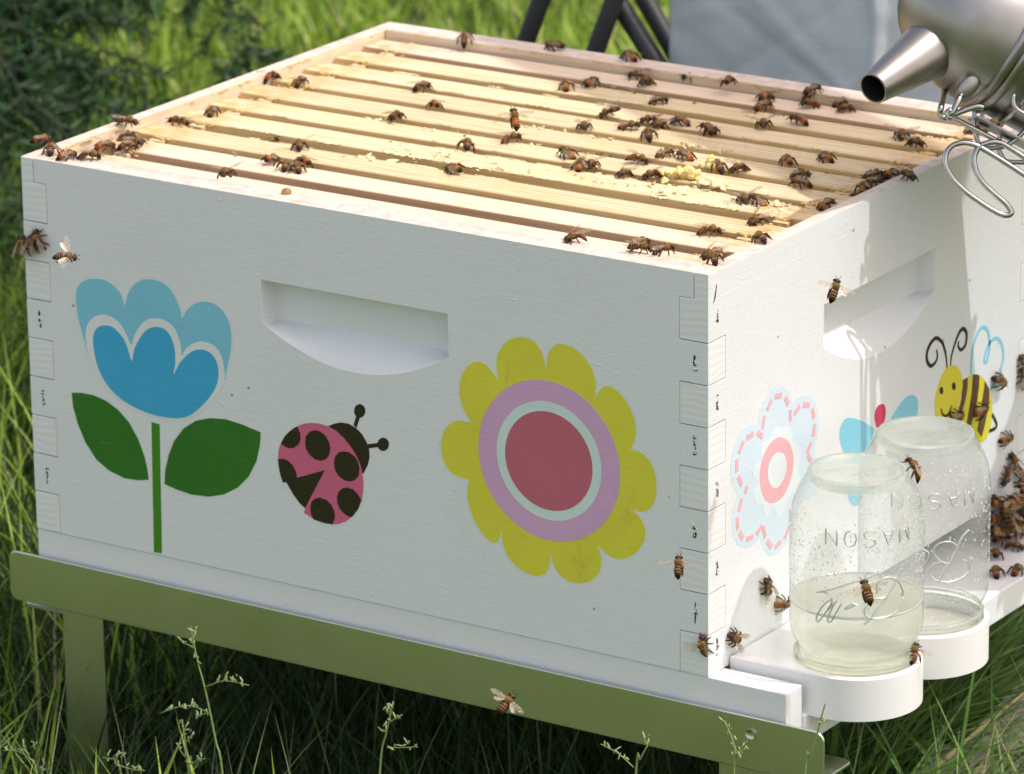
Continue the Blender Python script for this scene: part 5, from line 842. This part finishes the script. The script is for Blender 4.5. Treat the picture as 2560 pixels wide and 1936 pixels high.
# ---------------------------------------------------------------- smoker
CR=Vector(SM['camr']); CDn=Vector(SM['camd']); CW=Vector(SM['camw'])
def img(a,b,c): return (CR*a+CDn*b+CW*c).normalized()
rim=Vector(SM['rim']); ax=img(.88,.44,.22)                      # from lid rim towards the firepot's foot
sm=thing('bee_smoker','stainless steel smoker with cone spout, wire guard and hanging hook above the hive','smoker',tuple(rim))
Zr=ax; Xr=Zr.orthogonal().normalized(); Yr=Zr.cross(Xr); MR=Matrix((Xr,Yr,Zr)).transposed()
mb=MB(); mb.lathe([(.1,-66),(10,-64.5),(19,-61),(27,-55.5),(34,-48),(40,-39),(44.5,-29),(47.5,-18),(49,-8),(49.4,-2)],rim,72,0,MR)
o=mesh_obj('lid',mb,M_steel,sm,smooth=True)
mb=MB(); mb.lathe([(49.2,-2.5),(51.6,-2),(52.4,0),(51.6,2.2),(49.8,3)],rim,72,0,MR); mb.lathe([(49.8,4),(51.4,5),(51.4,9),(49.6,10)],rim,72,0,MR); mesh_obj('lid_rim',mb,M_steel,sm,smooth=True)
mb=MB(); mb.lathe([(49,1),(49,175),(48,177),(.1,177)],rim,72,0,MR); mesh_obj('firepot',mb,M_steel,sm,smooth=True)
n0=Vector(SM['noz0']); n1=Vector(SM['noz1']); na=(n1-n0).normalized(); Xn=na.orthogonal().normalized(); Yn=na.cross(Xn); MN=Matrix((Xn,Yn,na)).transposed(); ln=(n1-n0).length
mb=MB(); mb.lathe([(19.5,-6),(18.2,0),(9.6,ln),(9.3,ln+.6),(8.5,ln+.4)],n0,48,0,MN); mesh_obj('spout',mb,M_steel,sm,smooth=True)
mb=MB(); mb.lathe([(8.5,ln+.4),(8.9,ln-8),(14,4)],n0,48,0,MN); mesh_obj('spout_bore',mb,M_soot_hole,sm,smooth=True)
mb=MB(); mb.lathe([(19.0,-3),(21.5,-3.5),(25.5,-7),(28,-13),(28.5,-20)],n0,48,0,MN); mesh_obj('spout_collar',mb,M_heat,sm,smooth=True)
for i_,wp in enumerate(WIRES):
    mb=MB(); q=catmull([Vector(p) for p in wp],5) if i_ not in(1,6,7) else [Vector(p) for p in wp]
    mb.tube(q,[1.75,1.6,1.45,1.45,1.5,1.9,1.9,1.7][i_],10); mesh_obj(['hook','guard_wire','guard_wire','guard_wire','guard_wire','hinge_wire','hinge_wire','hinge_wire'][i_],mb,M_wire,sm,smooth=True)
# guard: perforated strap along the underside of the firepot
dn=(img(-.44,.88,-.15)); dn=(dn-ax*dn.dot(ax)).normalized(); sd_=ax.cross(dn).normalized()
mb=MB()
def slab(a0,a1,r0,r1,w0):
    P=[]
    for a in (a0,a1):
        for r in (r0,r1):
            for s_ in (-w0,w0): P.append(rim+ax*a+dn*r+sd_*s_)
    mb.add(P,[(0,1,3,2),(4,6,7,5),(0,4,5,1),(2,3,7,6),(0,2,6,4),(1,5,7,3)])
slab(6,170,55,56.2,9); mesh_obj('guard_strap',mb,M_steel,sm)
mb=MB()
for a in range(14,165,17): mb.lathe([(.1,56.5),(3.6,56.5),(3.6,56.25)],rim+ax*a,14,0,Matrix((ax,sd_,dn)).transposed())
mesh_obj('guard_holes',mb,M_soot_hole,sm)  # black discs painted as the dark of the strap's holes
mb=MB()
for a in (20,90,160):
    mb.tube([rim+ax*a+(dn*math.cos(k/24*6.2832)+sd_*math.sin(k/24*6.2832))*54.5 for k in range(25)],1.5,8)
mesh_obj('guard_ring',mb,M_wire,sm,smooth=True)
# lid lug with rivet
lug=rim+dn*45-ax*7-CW*22
mb=MB(); mb.ell(rim+dn*43-ax*6-CW*26,(9,5.5,2.5),14,0,Matrix((img(.7,-.7,0),img(.7,.7,.2),-CW)).transposed()); mesh_obj('lid_lug',mb,M_steel,sm,smooth=True)
# unseen bellows, sized and turned sunward to cast the end wall's shadow
bc=rim+ax*150+CR*62-CDn*70+CW*60+Vector((8,48,0))
mb=MB()
def obox(c,ex,ey,ez,m=0):
    P=[c+ex*a+ey*b_+ez*d for a in(-1,1) for b_ in(-1,1) for d in(-1,1)]
    mb.add(P,[(0,1,3,2),(4,6,7,5),(0,4,5,1),(2,3,7,6),(0,2,6,4),(1,5,7,3)],m)
ea=ax.cross(Vector((0,0,1))).normalized(); eb=SUN; ec=eb.cross(CR).normalized(); ee=ec.cross(eb).normalized()
obox(bc+eb*18,ee*75,ec*108,eb*4,0); obox(bc-eb*18,ee*75,ec*108,eb*4,0); mesh_obj('bellows_board',mb,M_board,sm)
mb=MB(); obox(bc,ee*68,ec*100,eb*13.5,0); mesh_obj('bellows_leather',mb,M_leather,sm)

# ---------------------------------------------------------------- background: folding chair with canvas
ch=thing('folding_chair','grey canvas folding chair with black tube legs standing behind the hive','chair',(-330,760,GZ))
for s_ in TUBES:
    a=Vector(s_[0]);b_=Vector(s_[1]); d=(b_-a).normalized(); 
    k0=(GZ+2-a.z)/d.z; p1=a+d*k0; p0=a-d*230
    mb=MB(); mb.tube([p0,p1],[7.2,7.2],14); mb.ell(p1+Vector((0,0,3)),(9,9,7),12); mesh_obj('leg',mb,M_tube,ch,smooth=True)
nx,nz=150,110; mb=MB()
creases=[((-470,60),(-150,250),1.2),((-470,110),(-200,300),-.8),((-460,260),(-300,120),1.0),((-430,200),(-250,90),-1.0),((-380,300),(-180,160),1.1),((-470,180),(-310,230),.7),((-300,330),(-300,-300),3.0),((-400,40),(-260,140),.9)]
for i in range(nx+1):
    for j in range(nz+1):
        x=-474+400*i/nx; z=GZ+60+(330-60-GZ)*j/nz; y=733+7*mnoise.noise(Vector((x*.008,z*.008,1)))+2.2*mnoise.noise(Vector((x*.03+z*.02,z*.03,5)))
        for (a,b_,am) in creases:
            dx,dz=b_[0]-a[0],b_[1]-a[1]; ll=math.hypot(dx,dz); dd=abs((x-a[0])*dz-(z-a[1])*dx)/ll; y-=am*1.6*math.exp(-(dd/5.0)**2)
        if x>-300: y+=(x+300)*.34
        mb.v.append((x,y,z))
for i in range(nx):
    for j in range(nz): a=i*(nz+1)+j; mb.f.append((a,a+nz+1,a+nz+2,a+1)); mb.m.append(0)
o=mesh_obj('canvas',mb,M_cloth,ch,smooth=True); md=o.modifiers.new('s','SOLIDIFY'); md.thickness=.0015; md.offset=1

# ---------------------------------------------------------------- conifer reaching in from the left
tr=thing('conifer_tree','dark conifer with drooping boughs at the left behind the hive','tree',(-2100,1580,GZ))
mb=MB(); mb.tube([(-2100,1580,GZ-20),(-2095,1590,500),(-2105,1585,1500),(-2100,1580,2600)],[75,62,42,12],14); mesh_obj('trunk',mb,M_bark,tr,smooth=True)
def bough(p0,p1,droop,mbb,NB,nr,width=150):
    p0=Vector(p0);p1=Vector(p1); n=16; pts=[]
    for i in range(n+1):
        t=i/n; p=p0.lerp(p1,t); p.z-=droop*t*t; pts.append(p+Vector((random.gauss(0,6),random.gauss(0,6),random.gauss(0,5))))
    mbb.tube(pts,[max(1.0,6*(1-i/n)) for i in range(n+1)],6)
    ax_=(p1-p0).normalized(); sd=ax_.cross(Vector((0,0,1))).normalized()
    for i in range(1,n+1):
        for s_ in (-1,1):
            for rep in range(3):
                t=(i-random.random())/n; k=min(n-1,int(t*n)); b0=pts[k].lerp(pts[k+1],t*n-k); L=width*(1-.65*t)*random.uniform(.5,1.1)
                e=b0+(sd*s_*random.uniform(.7,1)+ax_*random.uniform(.3,.8)).normalized()*L+Vector((0,0,-L*random.uniform(.1,.45)))
                mbb.tube([b0,(b0+e)/2+Vector((0,0,L*.05)),e],[1.6,1.1,.6],4,0,False)
                m=int(L/1.7)
                for q in range(m):
                    f=(q+random.random())/m; c=b0.lerp(e,f); NB.append((c,(e-b0).normalized(),random.choice((-1,1))))
bb_=MB(); NB=[]
BO=[((-2100,1580,200),(-1170,900,-30),50),((-2100,1580,300),(-1280,1100,10),60),((-2100,1580,150),(-1200,1020,-50),40),((-2100,1580,380),(-1400,1250,40),70),((-2100,1580,260),(-1230,1240,0),60),
    ((-2100,1580,220),(-1250,1000,0),60),((-2100,1580,330),(-1350,1180,60),60),((-2100,1580,100),(-1130,840,-80),40),((-2100,1580,260),(-1480,1400,0),60),((-2100,1580,120),(-1330,1050,-70),40)]
for p0,p1,dr in BO: bough(p0,p1,dr,bb_,NB,0)
lm=MB(); lp=[]  # unseen limb added overhead to cast the shadow band across the frame tops
for i in range(25):
    t=i/24; p=Vector((-2100+2568*t, 379+(1-t)*2568*.47, 980+230*t)); lp.append(p+Vector((random.gauss(0,5),random.gauss(0,5),random.gauss(0,5))))
lm.tube(lp,[84-24*i/24+random.gauss(0,2.5) for i in range(25)],14)
mesh_obj('added_shadow_limb',lm,M_bark,tr,smooth=True)
mesh_obj('branch',bb_,M_twig,tr,smooth=True)
n=len(NB)*1; V=np.zeros((n,4,3),np.float32)
for i,(c,d,s_) in enumerate(NB):
    r=Vector((random.gauss(0,1),random.gauss(0,1),random.gauss(0,1)-.2)); nd=(d*.6+(r-d*r.dot(d)).normalized()).normalized(); L=random.uniform(13,24); wv=nd.cross(Vector((random.gauss(0,1),random.gauss(0,1),random.gauss(0,1)))).normalized()*1.4
    V[i]=[c-wv,c+wv,c+nd*L+wv*.5,c+nd*L-wv*.5]
V-=np.array(tr['_o'],np.float32)
me=bpy.data.meshes.new('crown'); me.from_pydata((V.reshape(-1,3)*.001).tolist(),[],[(4*i,4*i+1,4*i+2,4*i+3) for i in range(n)]); me.materials.append(M_needle)
ca=me.attributes.new('tint','FLOAT_COLOR','POINT'); cc=np.ones((n,4,4),np.float32); cc[:,:,:3]=pick(n,[(.016,.05,.016),(.03,.085,.025),(.06,.14,.035)],[4,3,1.6])[:,None,:]; ca.data.foreach_set('color',cc.reshape(-1))
o=bpy.data.objects.new('crown',me); col.objects.link(o); o.parent=tr

# ---------------------------------------------------------------- grass stalks with seed heads
ST=STALKS
for i,(lab,stem,heads) in enumerate(ST):
    base=stem[0]; t=thing('grass_stalk',lab,'grass stalk',tuple(base),'seeding grass stalks by the stand')
    mb=MB(); q=catmull([Vector(p) for p in stem],5); mb.tube(q,[.75-.35*k/len(q) for k in range(len(q))],6)
    hb=MB()
    for h in heads:
        hq=catmull([Vector(p) for p in h],4); 
        if (hq[0]-q[0]).length>0: mb.tube(hq,.35,5)
        m=max(4,int(sum((hq[k+1]-hq[k]).length for k in range(len(hq)-1))/2.6))
        for k in range(m):
            f=.35+.65*k/m if len(h)==3 else k/m; p=hq[min(len(hq)-1,int(f*(len(hq)-1)))]+Vector((random.gauss(0,1.2),random.gauss(0,1.2),random.gauss(0,1.2)))
            d=Vector((random.gauss(0,.5),random.gauss(0,.5),random.uniform(.2,1))).normalized(); X=d.orthogonal().normalized(); Y=d.cross(X)
            hb.ell(p+d*1.5,(.55,.42,random.uniform(1.5,2.9)),6,0,Matrix((X,Y,d)).transposed())
    mesh_obj('stem',mb,M_stalk,t,smooth=True); mesh_obj('seed_head',hb,M_seed,t,smooth=True)

# honey drop on the front rim
hb=MB(); hb.ell((0,0,0),(3.2,3.2,2.2),16)
def m_honey():
    t=NT('honey'); t.pbr((.55,.33,.10),.08,0,None,Transmission_Weight=.6,IOR=1.45); return t.m
hd=mesh_obj('honey_drop',MB().ell((0,0,0),(3.2,3.2,2.4),16),m_honey(),smooth=True); 
tag(hd,'single round amber drop of honey on the front rim','honey drop'); hd.location=Vector((HX,HY,H_+1.2))*.001

# ---------------------------------------------------------------- bees
def m_bee():
    t=NT('bee_body'); a=t.n('Attribute'); a.attribute_name='tint'; n=t.noise(t.coord(),1800,3); c=t.mix(t.math('MULTIPLY',n,.2),a.outputs['Color'],(.02,.012,.006)); b_=t.pbr(c,.5,0,t.bump(n,.4,.0003)); b_.inputs['Specular IOR Level'].default_value=.16; return t.m
M_bee=m_bee()
def m_wing():
    t=NT('bee_wing'); tr_=t.n('BsdfTransparent'); tr_.inputs[0].default_value=(.92,.88,.82,1)
    d=t.n('BsdfDiffuse'); d.inputs[0].default_value=(.34,.27,.19,1); g_=t.n('BsdfGlossy'); g_.inputs['Roughness'].default_value=.25; g_.inputs[0].default_value=(.9,.9,.9,1)
    v=t.n('TexVoronoi',feature='DISTANCE_TO_EDGE'); v.inputs['Scale'].default_value=420; t.l(t.coord((1,1,1)),v.inputs['Vector']); e=t.ramp(v.outputs['Distance'],[(.0,(.85,.85,.85)),(.06,(.22,.22,.22))])
    m=t.n('MixShader'); t.l(e,m.inputs[0]); t.l(tr_.outputs[0],m.inputs[1]); t.l(d.outputs[0],m.inputs[2]); m2=t.n('MixShader'); m2.inputs[0].default_value=.05; t.l(m.outputs[0],m2.inputs[1]); t.l(g_.outputs[0],m2.inputs[2]); t.l(m2.outputs[0],t.out.inputs[0]); return t.m
M_wing=m_wing()
def lerp_prof(x,pr):
    for a,b_ in zip(pr[:-1],pr[1:]):
        if a[0]<=x<=b_[0]:
            t=(x-a[0])/(b_[0]-a[0]); t=t*t*(3-2*t) if False else t; return [a[k]+(b_[k]-a[k])*t for k in (1,2,3)]
    return pr[-1][1:]
def bee_mesh(name,orange,curl=0,legs='walk',ph=0.0):
    pr=[(-7.4,-1.5,.05,.05),(-7.1,-1.4,.55,.5),(-6.4,-1.05,1.15,1.05),(-5.2,-.6,1.75,1.6),(-3.8,-.1,2.1,1.95),(-2.4,.15,2.0,1.85),(-1.4,.2,1.45,1.4),(-.95,.15,.6,.6),(-.6,.2,.9,.9),(0,.35,1.75,1.6),(.9,.5,2.1,2.0),(1.9,.5,2.05,1.95),(2.7,.3,1.6,1.5),(3.3,.05,.75,.75),(3.5,0,.8,.8),(3.8,-.2,1.6,1.45),(4.4,-.45,1.9,1.75),(5.0,-.75,1.65,1.7),(5.5,-1.1,1.0,1.2),(5.8,-1.4,.05,.05)]
    xs=list(np.linspace(-7.4,-.95,22))+list(np.linspace(-.85,5.8,24)); n=14
    mb=MB(); cols=[]
    amber=(.46,.13,.016) if orange else (.24,.08,.015); dark=(.014,.008,.006); pale=(.40,.27,.13)
    for x in xs:
        zc,ry,rz=lerp_prof(x,pr)
        if curl and x<-1: zc-=curl*(x+1)**2*.05
        for k in range(n):
            a=2*math.pi*k/n; mb.v.append((x,ry*math.cos(a),zc+rz*math.sin(a)))
            if x<-1.0:
                s=(x+7.4)/6.4; ph=(s*5.6)%1
                if s<.20: c=dark
                elif ph<.36: c=dark if (not orange or s<.55) else (.16,.06,.02)
                elif ph<.55: c=pale
                else: c=amber if s>(.35 if orange else .7) else tuple(q*.55 for q in amber)
            elif x<3.2: f=random.uniform(.7,1.3); c=(.23*f,.125*f,.035*f) if random.random()<.75 else (.06,.04,.02)
            else: f=random.uniform(.6,1.2); c=(.09*f,.06*f,.035*f)
            cols.append(c)
    for i in range(len(xs)-1):
        for k in range(n): mb.f.append((i*n+k,(i+1)*n+k,(i+1)*n+(k+1)%n,i*n+(k+1)%n)); mb.m.append(0)
    def fill(c):
        while len(cols)<len(mb.v): cols.append(c)
    for s in (-1,1):
        mb.ell((4.4,s*1.45,-.35),(.75,.65,1.15),8); fill((.012,.009,.008))
        mb.tube([(5.2,s*.45,-.5),(5.9,s*.8,.25),(7.4,s*1.5,-.3)],[.16,.14,.13],5); fill((.02,.015,.01))
        sg=-2.9
        if legs=='walk':
            L=[[(2.5,s*1,-.8),(3.4,s*2.2,.1),(4.4,s*3.0,-1.6),(5.0,s*3.3,sg)],[(1.3,s*1.3,-.9),(1.5,s*3,.2),(1.1,s*4.1,-1.7),(.8,s*4.7,sg)],[(.2,s*1.3,-.8),(-1.2,s*3.1,.7),(-3.0,s*3.9,-1.5),(-4.3,s*4.3,sg)]]
        else:
            L=[[(2.5,s*1,-.8),(3.2,s*1.6,-1.8),(2.4,s*1.8,-3)],[(1.3,s*1.3,-.9),(.9,s*2,-2.2),(-.5,s*2.2,-3.2)],[(.2,s*1.3,-.8),(-1.5,s*2,-2.2),(-3.6,s*1.9,-3.4),(-5.4,s*1.8,-3.2)]]
        for li,l in enumerate(L):
            if legs=='walk':
                sh=ph*s*(1 if li!=1 else -1); l=[(q[0]+sh*k*.33,q[1]*(1+.06*ph*k),q[2]) for k,q in enumerate(l)]
            rr=[.38,.42 if li<2 else .5,.36 if li<2 else .55,.16][:len(l)] if len(l)==4 else [.38,.4,.18]; mb.tube(l,rr,6); fill((.085,.038,.016))
    # hairs on the thorax
    for q in range(150):
        th=random.uniform(0,math.pi*2); x=random.uniform(-.3,3.1); zc,ry,rz=lerp_prof(x,pr); p=Vector((x,ry*math.cos(th),zc+rz*math.sin(th))); nrm=Vector((random.gauss(0,.3),math.cos(th),math.sin(th))).normalized(); sdv=nrm.orthogonal().normalized()*.09
        mb.add([p-sdv,p+sdv,p+nrm*random.uniform(.4,.85)],[(0,1,2)]); fill((.42,.26,.09))
    me=bpy.data.meshes.new(name); me.from_pydata([(x*.001,y*.001,z*.001) for x,y,z in mb.v],[],mb.f); me.materials.append(M_bee)
    me.polygons.foreach_set('use_smooth',[True]*len(me.polygons))
    ca=me.attributes.new('tint','FLOAT_COLOR','POINT')
    for i,c in enumerate(cols): ca.data[i].color=(*c,1)
    return me
def wing_mesh(name,s,spread):
    """fore and hind wing of one side; s=+1 left, -1 right"""
    mb=MB()
    def one(root,L,W,az,el,tilt):
        u=Vector((-math.cos(az)*math.cos(el),s*math.sin(az)*math.cos(el),math.sin(el))).normalized(); v=Vector((math.sin(az),s*math.cos(az),0)); v=(v-u*v.dot(u)).normalized(); nn=u.cross(v); v=(v*math.cos(tilt)+nn*math.sin(tilt)*s).normalized()
        out=[]
        pf=[(0,.12),(.15,.3),(.4,.45),(.7,.5),(.9,.38),(1,.1),(.95,-.22),(.75,-.42),(.45,-.38),(.2,-.2)]
        vs=[Vector(root)+u*(a*L)+v*(b_*W) for a,b_ in pf]; mb.add(vs,[tuple(range(len(vs)))])
    if spread: one((1.4,s*1.3,1.7),9.6,3.4,R_(72),R_(18),R_(15)); one((.6,s*1.3,1.6),6.6,3.0,R_(50),R_(14),R_(12))
    else: one((1.3,s*1.2,2.0),9.4,3.2,R_(20),R_(4),R_(22)); one((.6,s*1.2,1.9),6.6,2.8,R_(26),R_(0),R_(20))
    me=bpy.data.meshes.new(name); me.from_pydata([(x*.001,y*.001,z*.001) for x,y,z in mb.v],[],mb.f); me.materials.append(M_wing); return me
BM={('o',0):bee_mesh('bee_body',True),('d',0):bee_mesh('bee_body',False),('o',1):bee_mesh('bee_body',True,1.0),('d',1):bee_mesh('bee_body',False,1.0,'walk',.9),('o',2):bee_mesh('bee_body',True,1.9,'walk',-1.1),('d',2):bee_mesh('bee_body',False,2.0,'walk',-.9),('o',3):bee_mesh('bee_body',True,-.4,'walk',1.2),('d',3):bee_mesh('bee_body',False,.3,'walk',1.3),('o','f'):bee_mesh('bee_body',True,.6,'fly'),('d','f'):bee_mesh('bee_body',False,.6,'fly')}
WM={(s,sp):wing_mesh('bee_wing',s,sp) for s in (-1,1) for sp in (False,True)}
def proto(variant):
    e=bpy.data.objects.new('honey_bee',None); b_=bpy.data.objects.new('body',BM[variant]); b_.parent=e
    return e,b_
def add_bee(p,d,nrm,v,scale=1.0):
    v0='o' if v=='o' else ('d' if v=='d' else random.choice('od')); spread=v in('s','f')
    key=(v0,'f') if v=='f' else (v0,random.choice((0,1,2,3)))
    e=bpy.data.objects.new('honey_bee',None); col.objects.link(e); e.empty_display_size=.005
    nrm=Vector(nrm).normalized(); d=Vector(d); d=d-nrm*d.dot(nrm); d=d.normalized() if d.length>1e-6 else nrm.orthogonal().normalized(); y=nrm.cross(d)
    M=Matrix((d,y,nrm)).transposed().to_4x4(); M.translation=Vector(p)*.001
    M=M@Matrix.Rotation(R_(random.gauss(0,9)),4,'X')@Matrix.Rotation(R_(random.gauss(-2,9)),4,'Y')@Matrix.Scale(scale,4)
    e.matrix_world=M
    b_=bpy.data.objects.new('body',BM[key]); col.objects.link(b_); b_.parent=e
    for s in (-1,1): w_=bpy.data.objects.new('wing',WM[(s,spread)]); col.objects.link(w_); w_.parent=e
    e['category']='bee'; e['_v']=v0+('s' if spread else '')
    return e
T_=[];recs=[]
for (x,y,z,dx,dy,dz,s,v) in BEES:
    sc=random.uniform(1.08,1.24); nrm=(0,0,1)
    dv=Vector((dx,dy,dz))
    if s in('T','W','P'): p=(x,y,(ZT+2.9*sc) if s=='T' else ((H_+2.9*sc) if s=='W' else -19+2.9*sc))
    elif s=='G': p=(x,y,ZT-2.5); nrm=(0,-.3,1)
    elif s=='F': p=(x,-2.9*sc,z); nrm=(0,-1,0)
    elif s=='R': p=(2.9*sc,y,z); nrm=(1,0,0)
    elif s=='E':
        xx=random.uniform(4,26); p=(xx,y+(random.random()-.5)*3,max(-14,z)); nrm=(1,0,.4)
        if z<-8: nrm=(0.2,0,1); 
    else:
        p=(x,y,z); nrm=(.45,-.6,.66)
        if v=='d': nrm=(.8,.1,.6)
    # back-lit oblique view: keep heading but limit depth exaggeration
    if s in('T','W'):
        l=dv.length
        if l>17: dv=Vector((dv.x,dv.y,0))
    e=add_bee(p,dv,nrm,v,sc); recs.append((s,e,Vector(p),dv,v))
# labels that single each bee out, by where it stands
def look(e,v):
    k=e['_v']; return ('orange-banded' if k[0]=='o' else 'dark-banded')+' bee'+(', wings spread,' if 's' in k else '')
def o_(i): return ORD[i] if i<len(ORD) else str(i+1)+'th'
def bar_of(y): return min(range(10),key=lambda i:abs((BARS[i][0]+BARS[i][1])/2-y))
grp={}
for r in recs:
    s,e,p,dv,v=r
    if s in('T','G'): key=('bar',bar_of(p.y))
    elif s=='W':
        if p.y<22: key=('rim','front')
        elif p.y>W_-30: key=('rim','back')
        elif p.x<-L_+30: key=('rim','left')
        else: key=('rim','right')
    elif s=='E': key=('entrance','low' if p.z<-8 else ('middle' if p.z<2 else 'high'))
    else: key=(s,'')
    grp.setdefault(key,[]).append(r)
for key,rs in grp.items():
    kind,sub=key
    if kind=='A': continue
    ax_i=0 if kind in('bar','F') or (kind=='rim' and sub in('front','back')) else 1
    rs.sort(key=lambda r:r[2][ax_i])
    for i,(s,e,p,dv,v) in enumerate(rs):
        if kind=='bar': 
            lab=f"{look(e,v)} on {o_(sub)} bar from front, {o_(i)} from left"; g_='bees walking on the frame tops'
            if s=='G': lab=f"{look(e,v)} half down in gap by {o_(sub)} bar, {o_(i)} bee from its left"
        elif kind=='rim': lab=f"{look(e,v)} on the {sub} rim of the box, {o_(i)} from "+('the left end' if ax_i==0 else 'the near end'); g_='bees walking on the box rim'
        elif kind=='entrance': lab=f"{look(e,v)} in {sub} row of entrance cluster, {o_(i)} from the jars"; g_='bees crowding at the hive entrance'
        elif kind=='R': lab=f"{look(e,v)} on the sunny end wall, {o_(i)} from the near corner"; g_='bees on the end wall'
        elif kind=='P': lab=f"{look(e,v)} on the white landing ledge, {o_(i)} from the jars"; g_='bees on the landing ledge'
        elif kind=='F': lab=f"{look(e,v)} on the shaded long wall, {o_(i)} from its left end"; g_='bees on the shaded wall'
        e['label']=lab; e['group']=g_
AL=['orange bee flying in front of the shaded wall above the blue tulip','blurred dark bee hovering over the middle of the frames','bee flying beside the handhold of the sunny end wall','bee on the shoulder of the nearer jar, between both jars',
    'dark bee flying in front of the half-filled jar','bee with spread wings on the rim of the nearer feeder','orange bee flying right of the yellow flower near the corner','orange bee flying below the steel rail']
for r,lab in zip([r for r in recs if r[0]=='A'],AL): r[1]['label']=lab
for o in bpy.data.objects:
    for kk in ('_o','_v'):
        if kk in o: del o[kk]
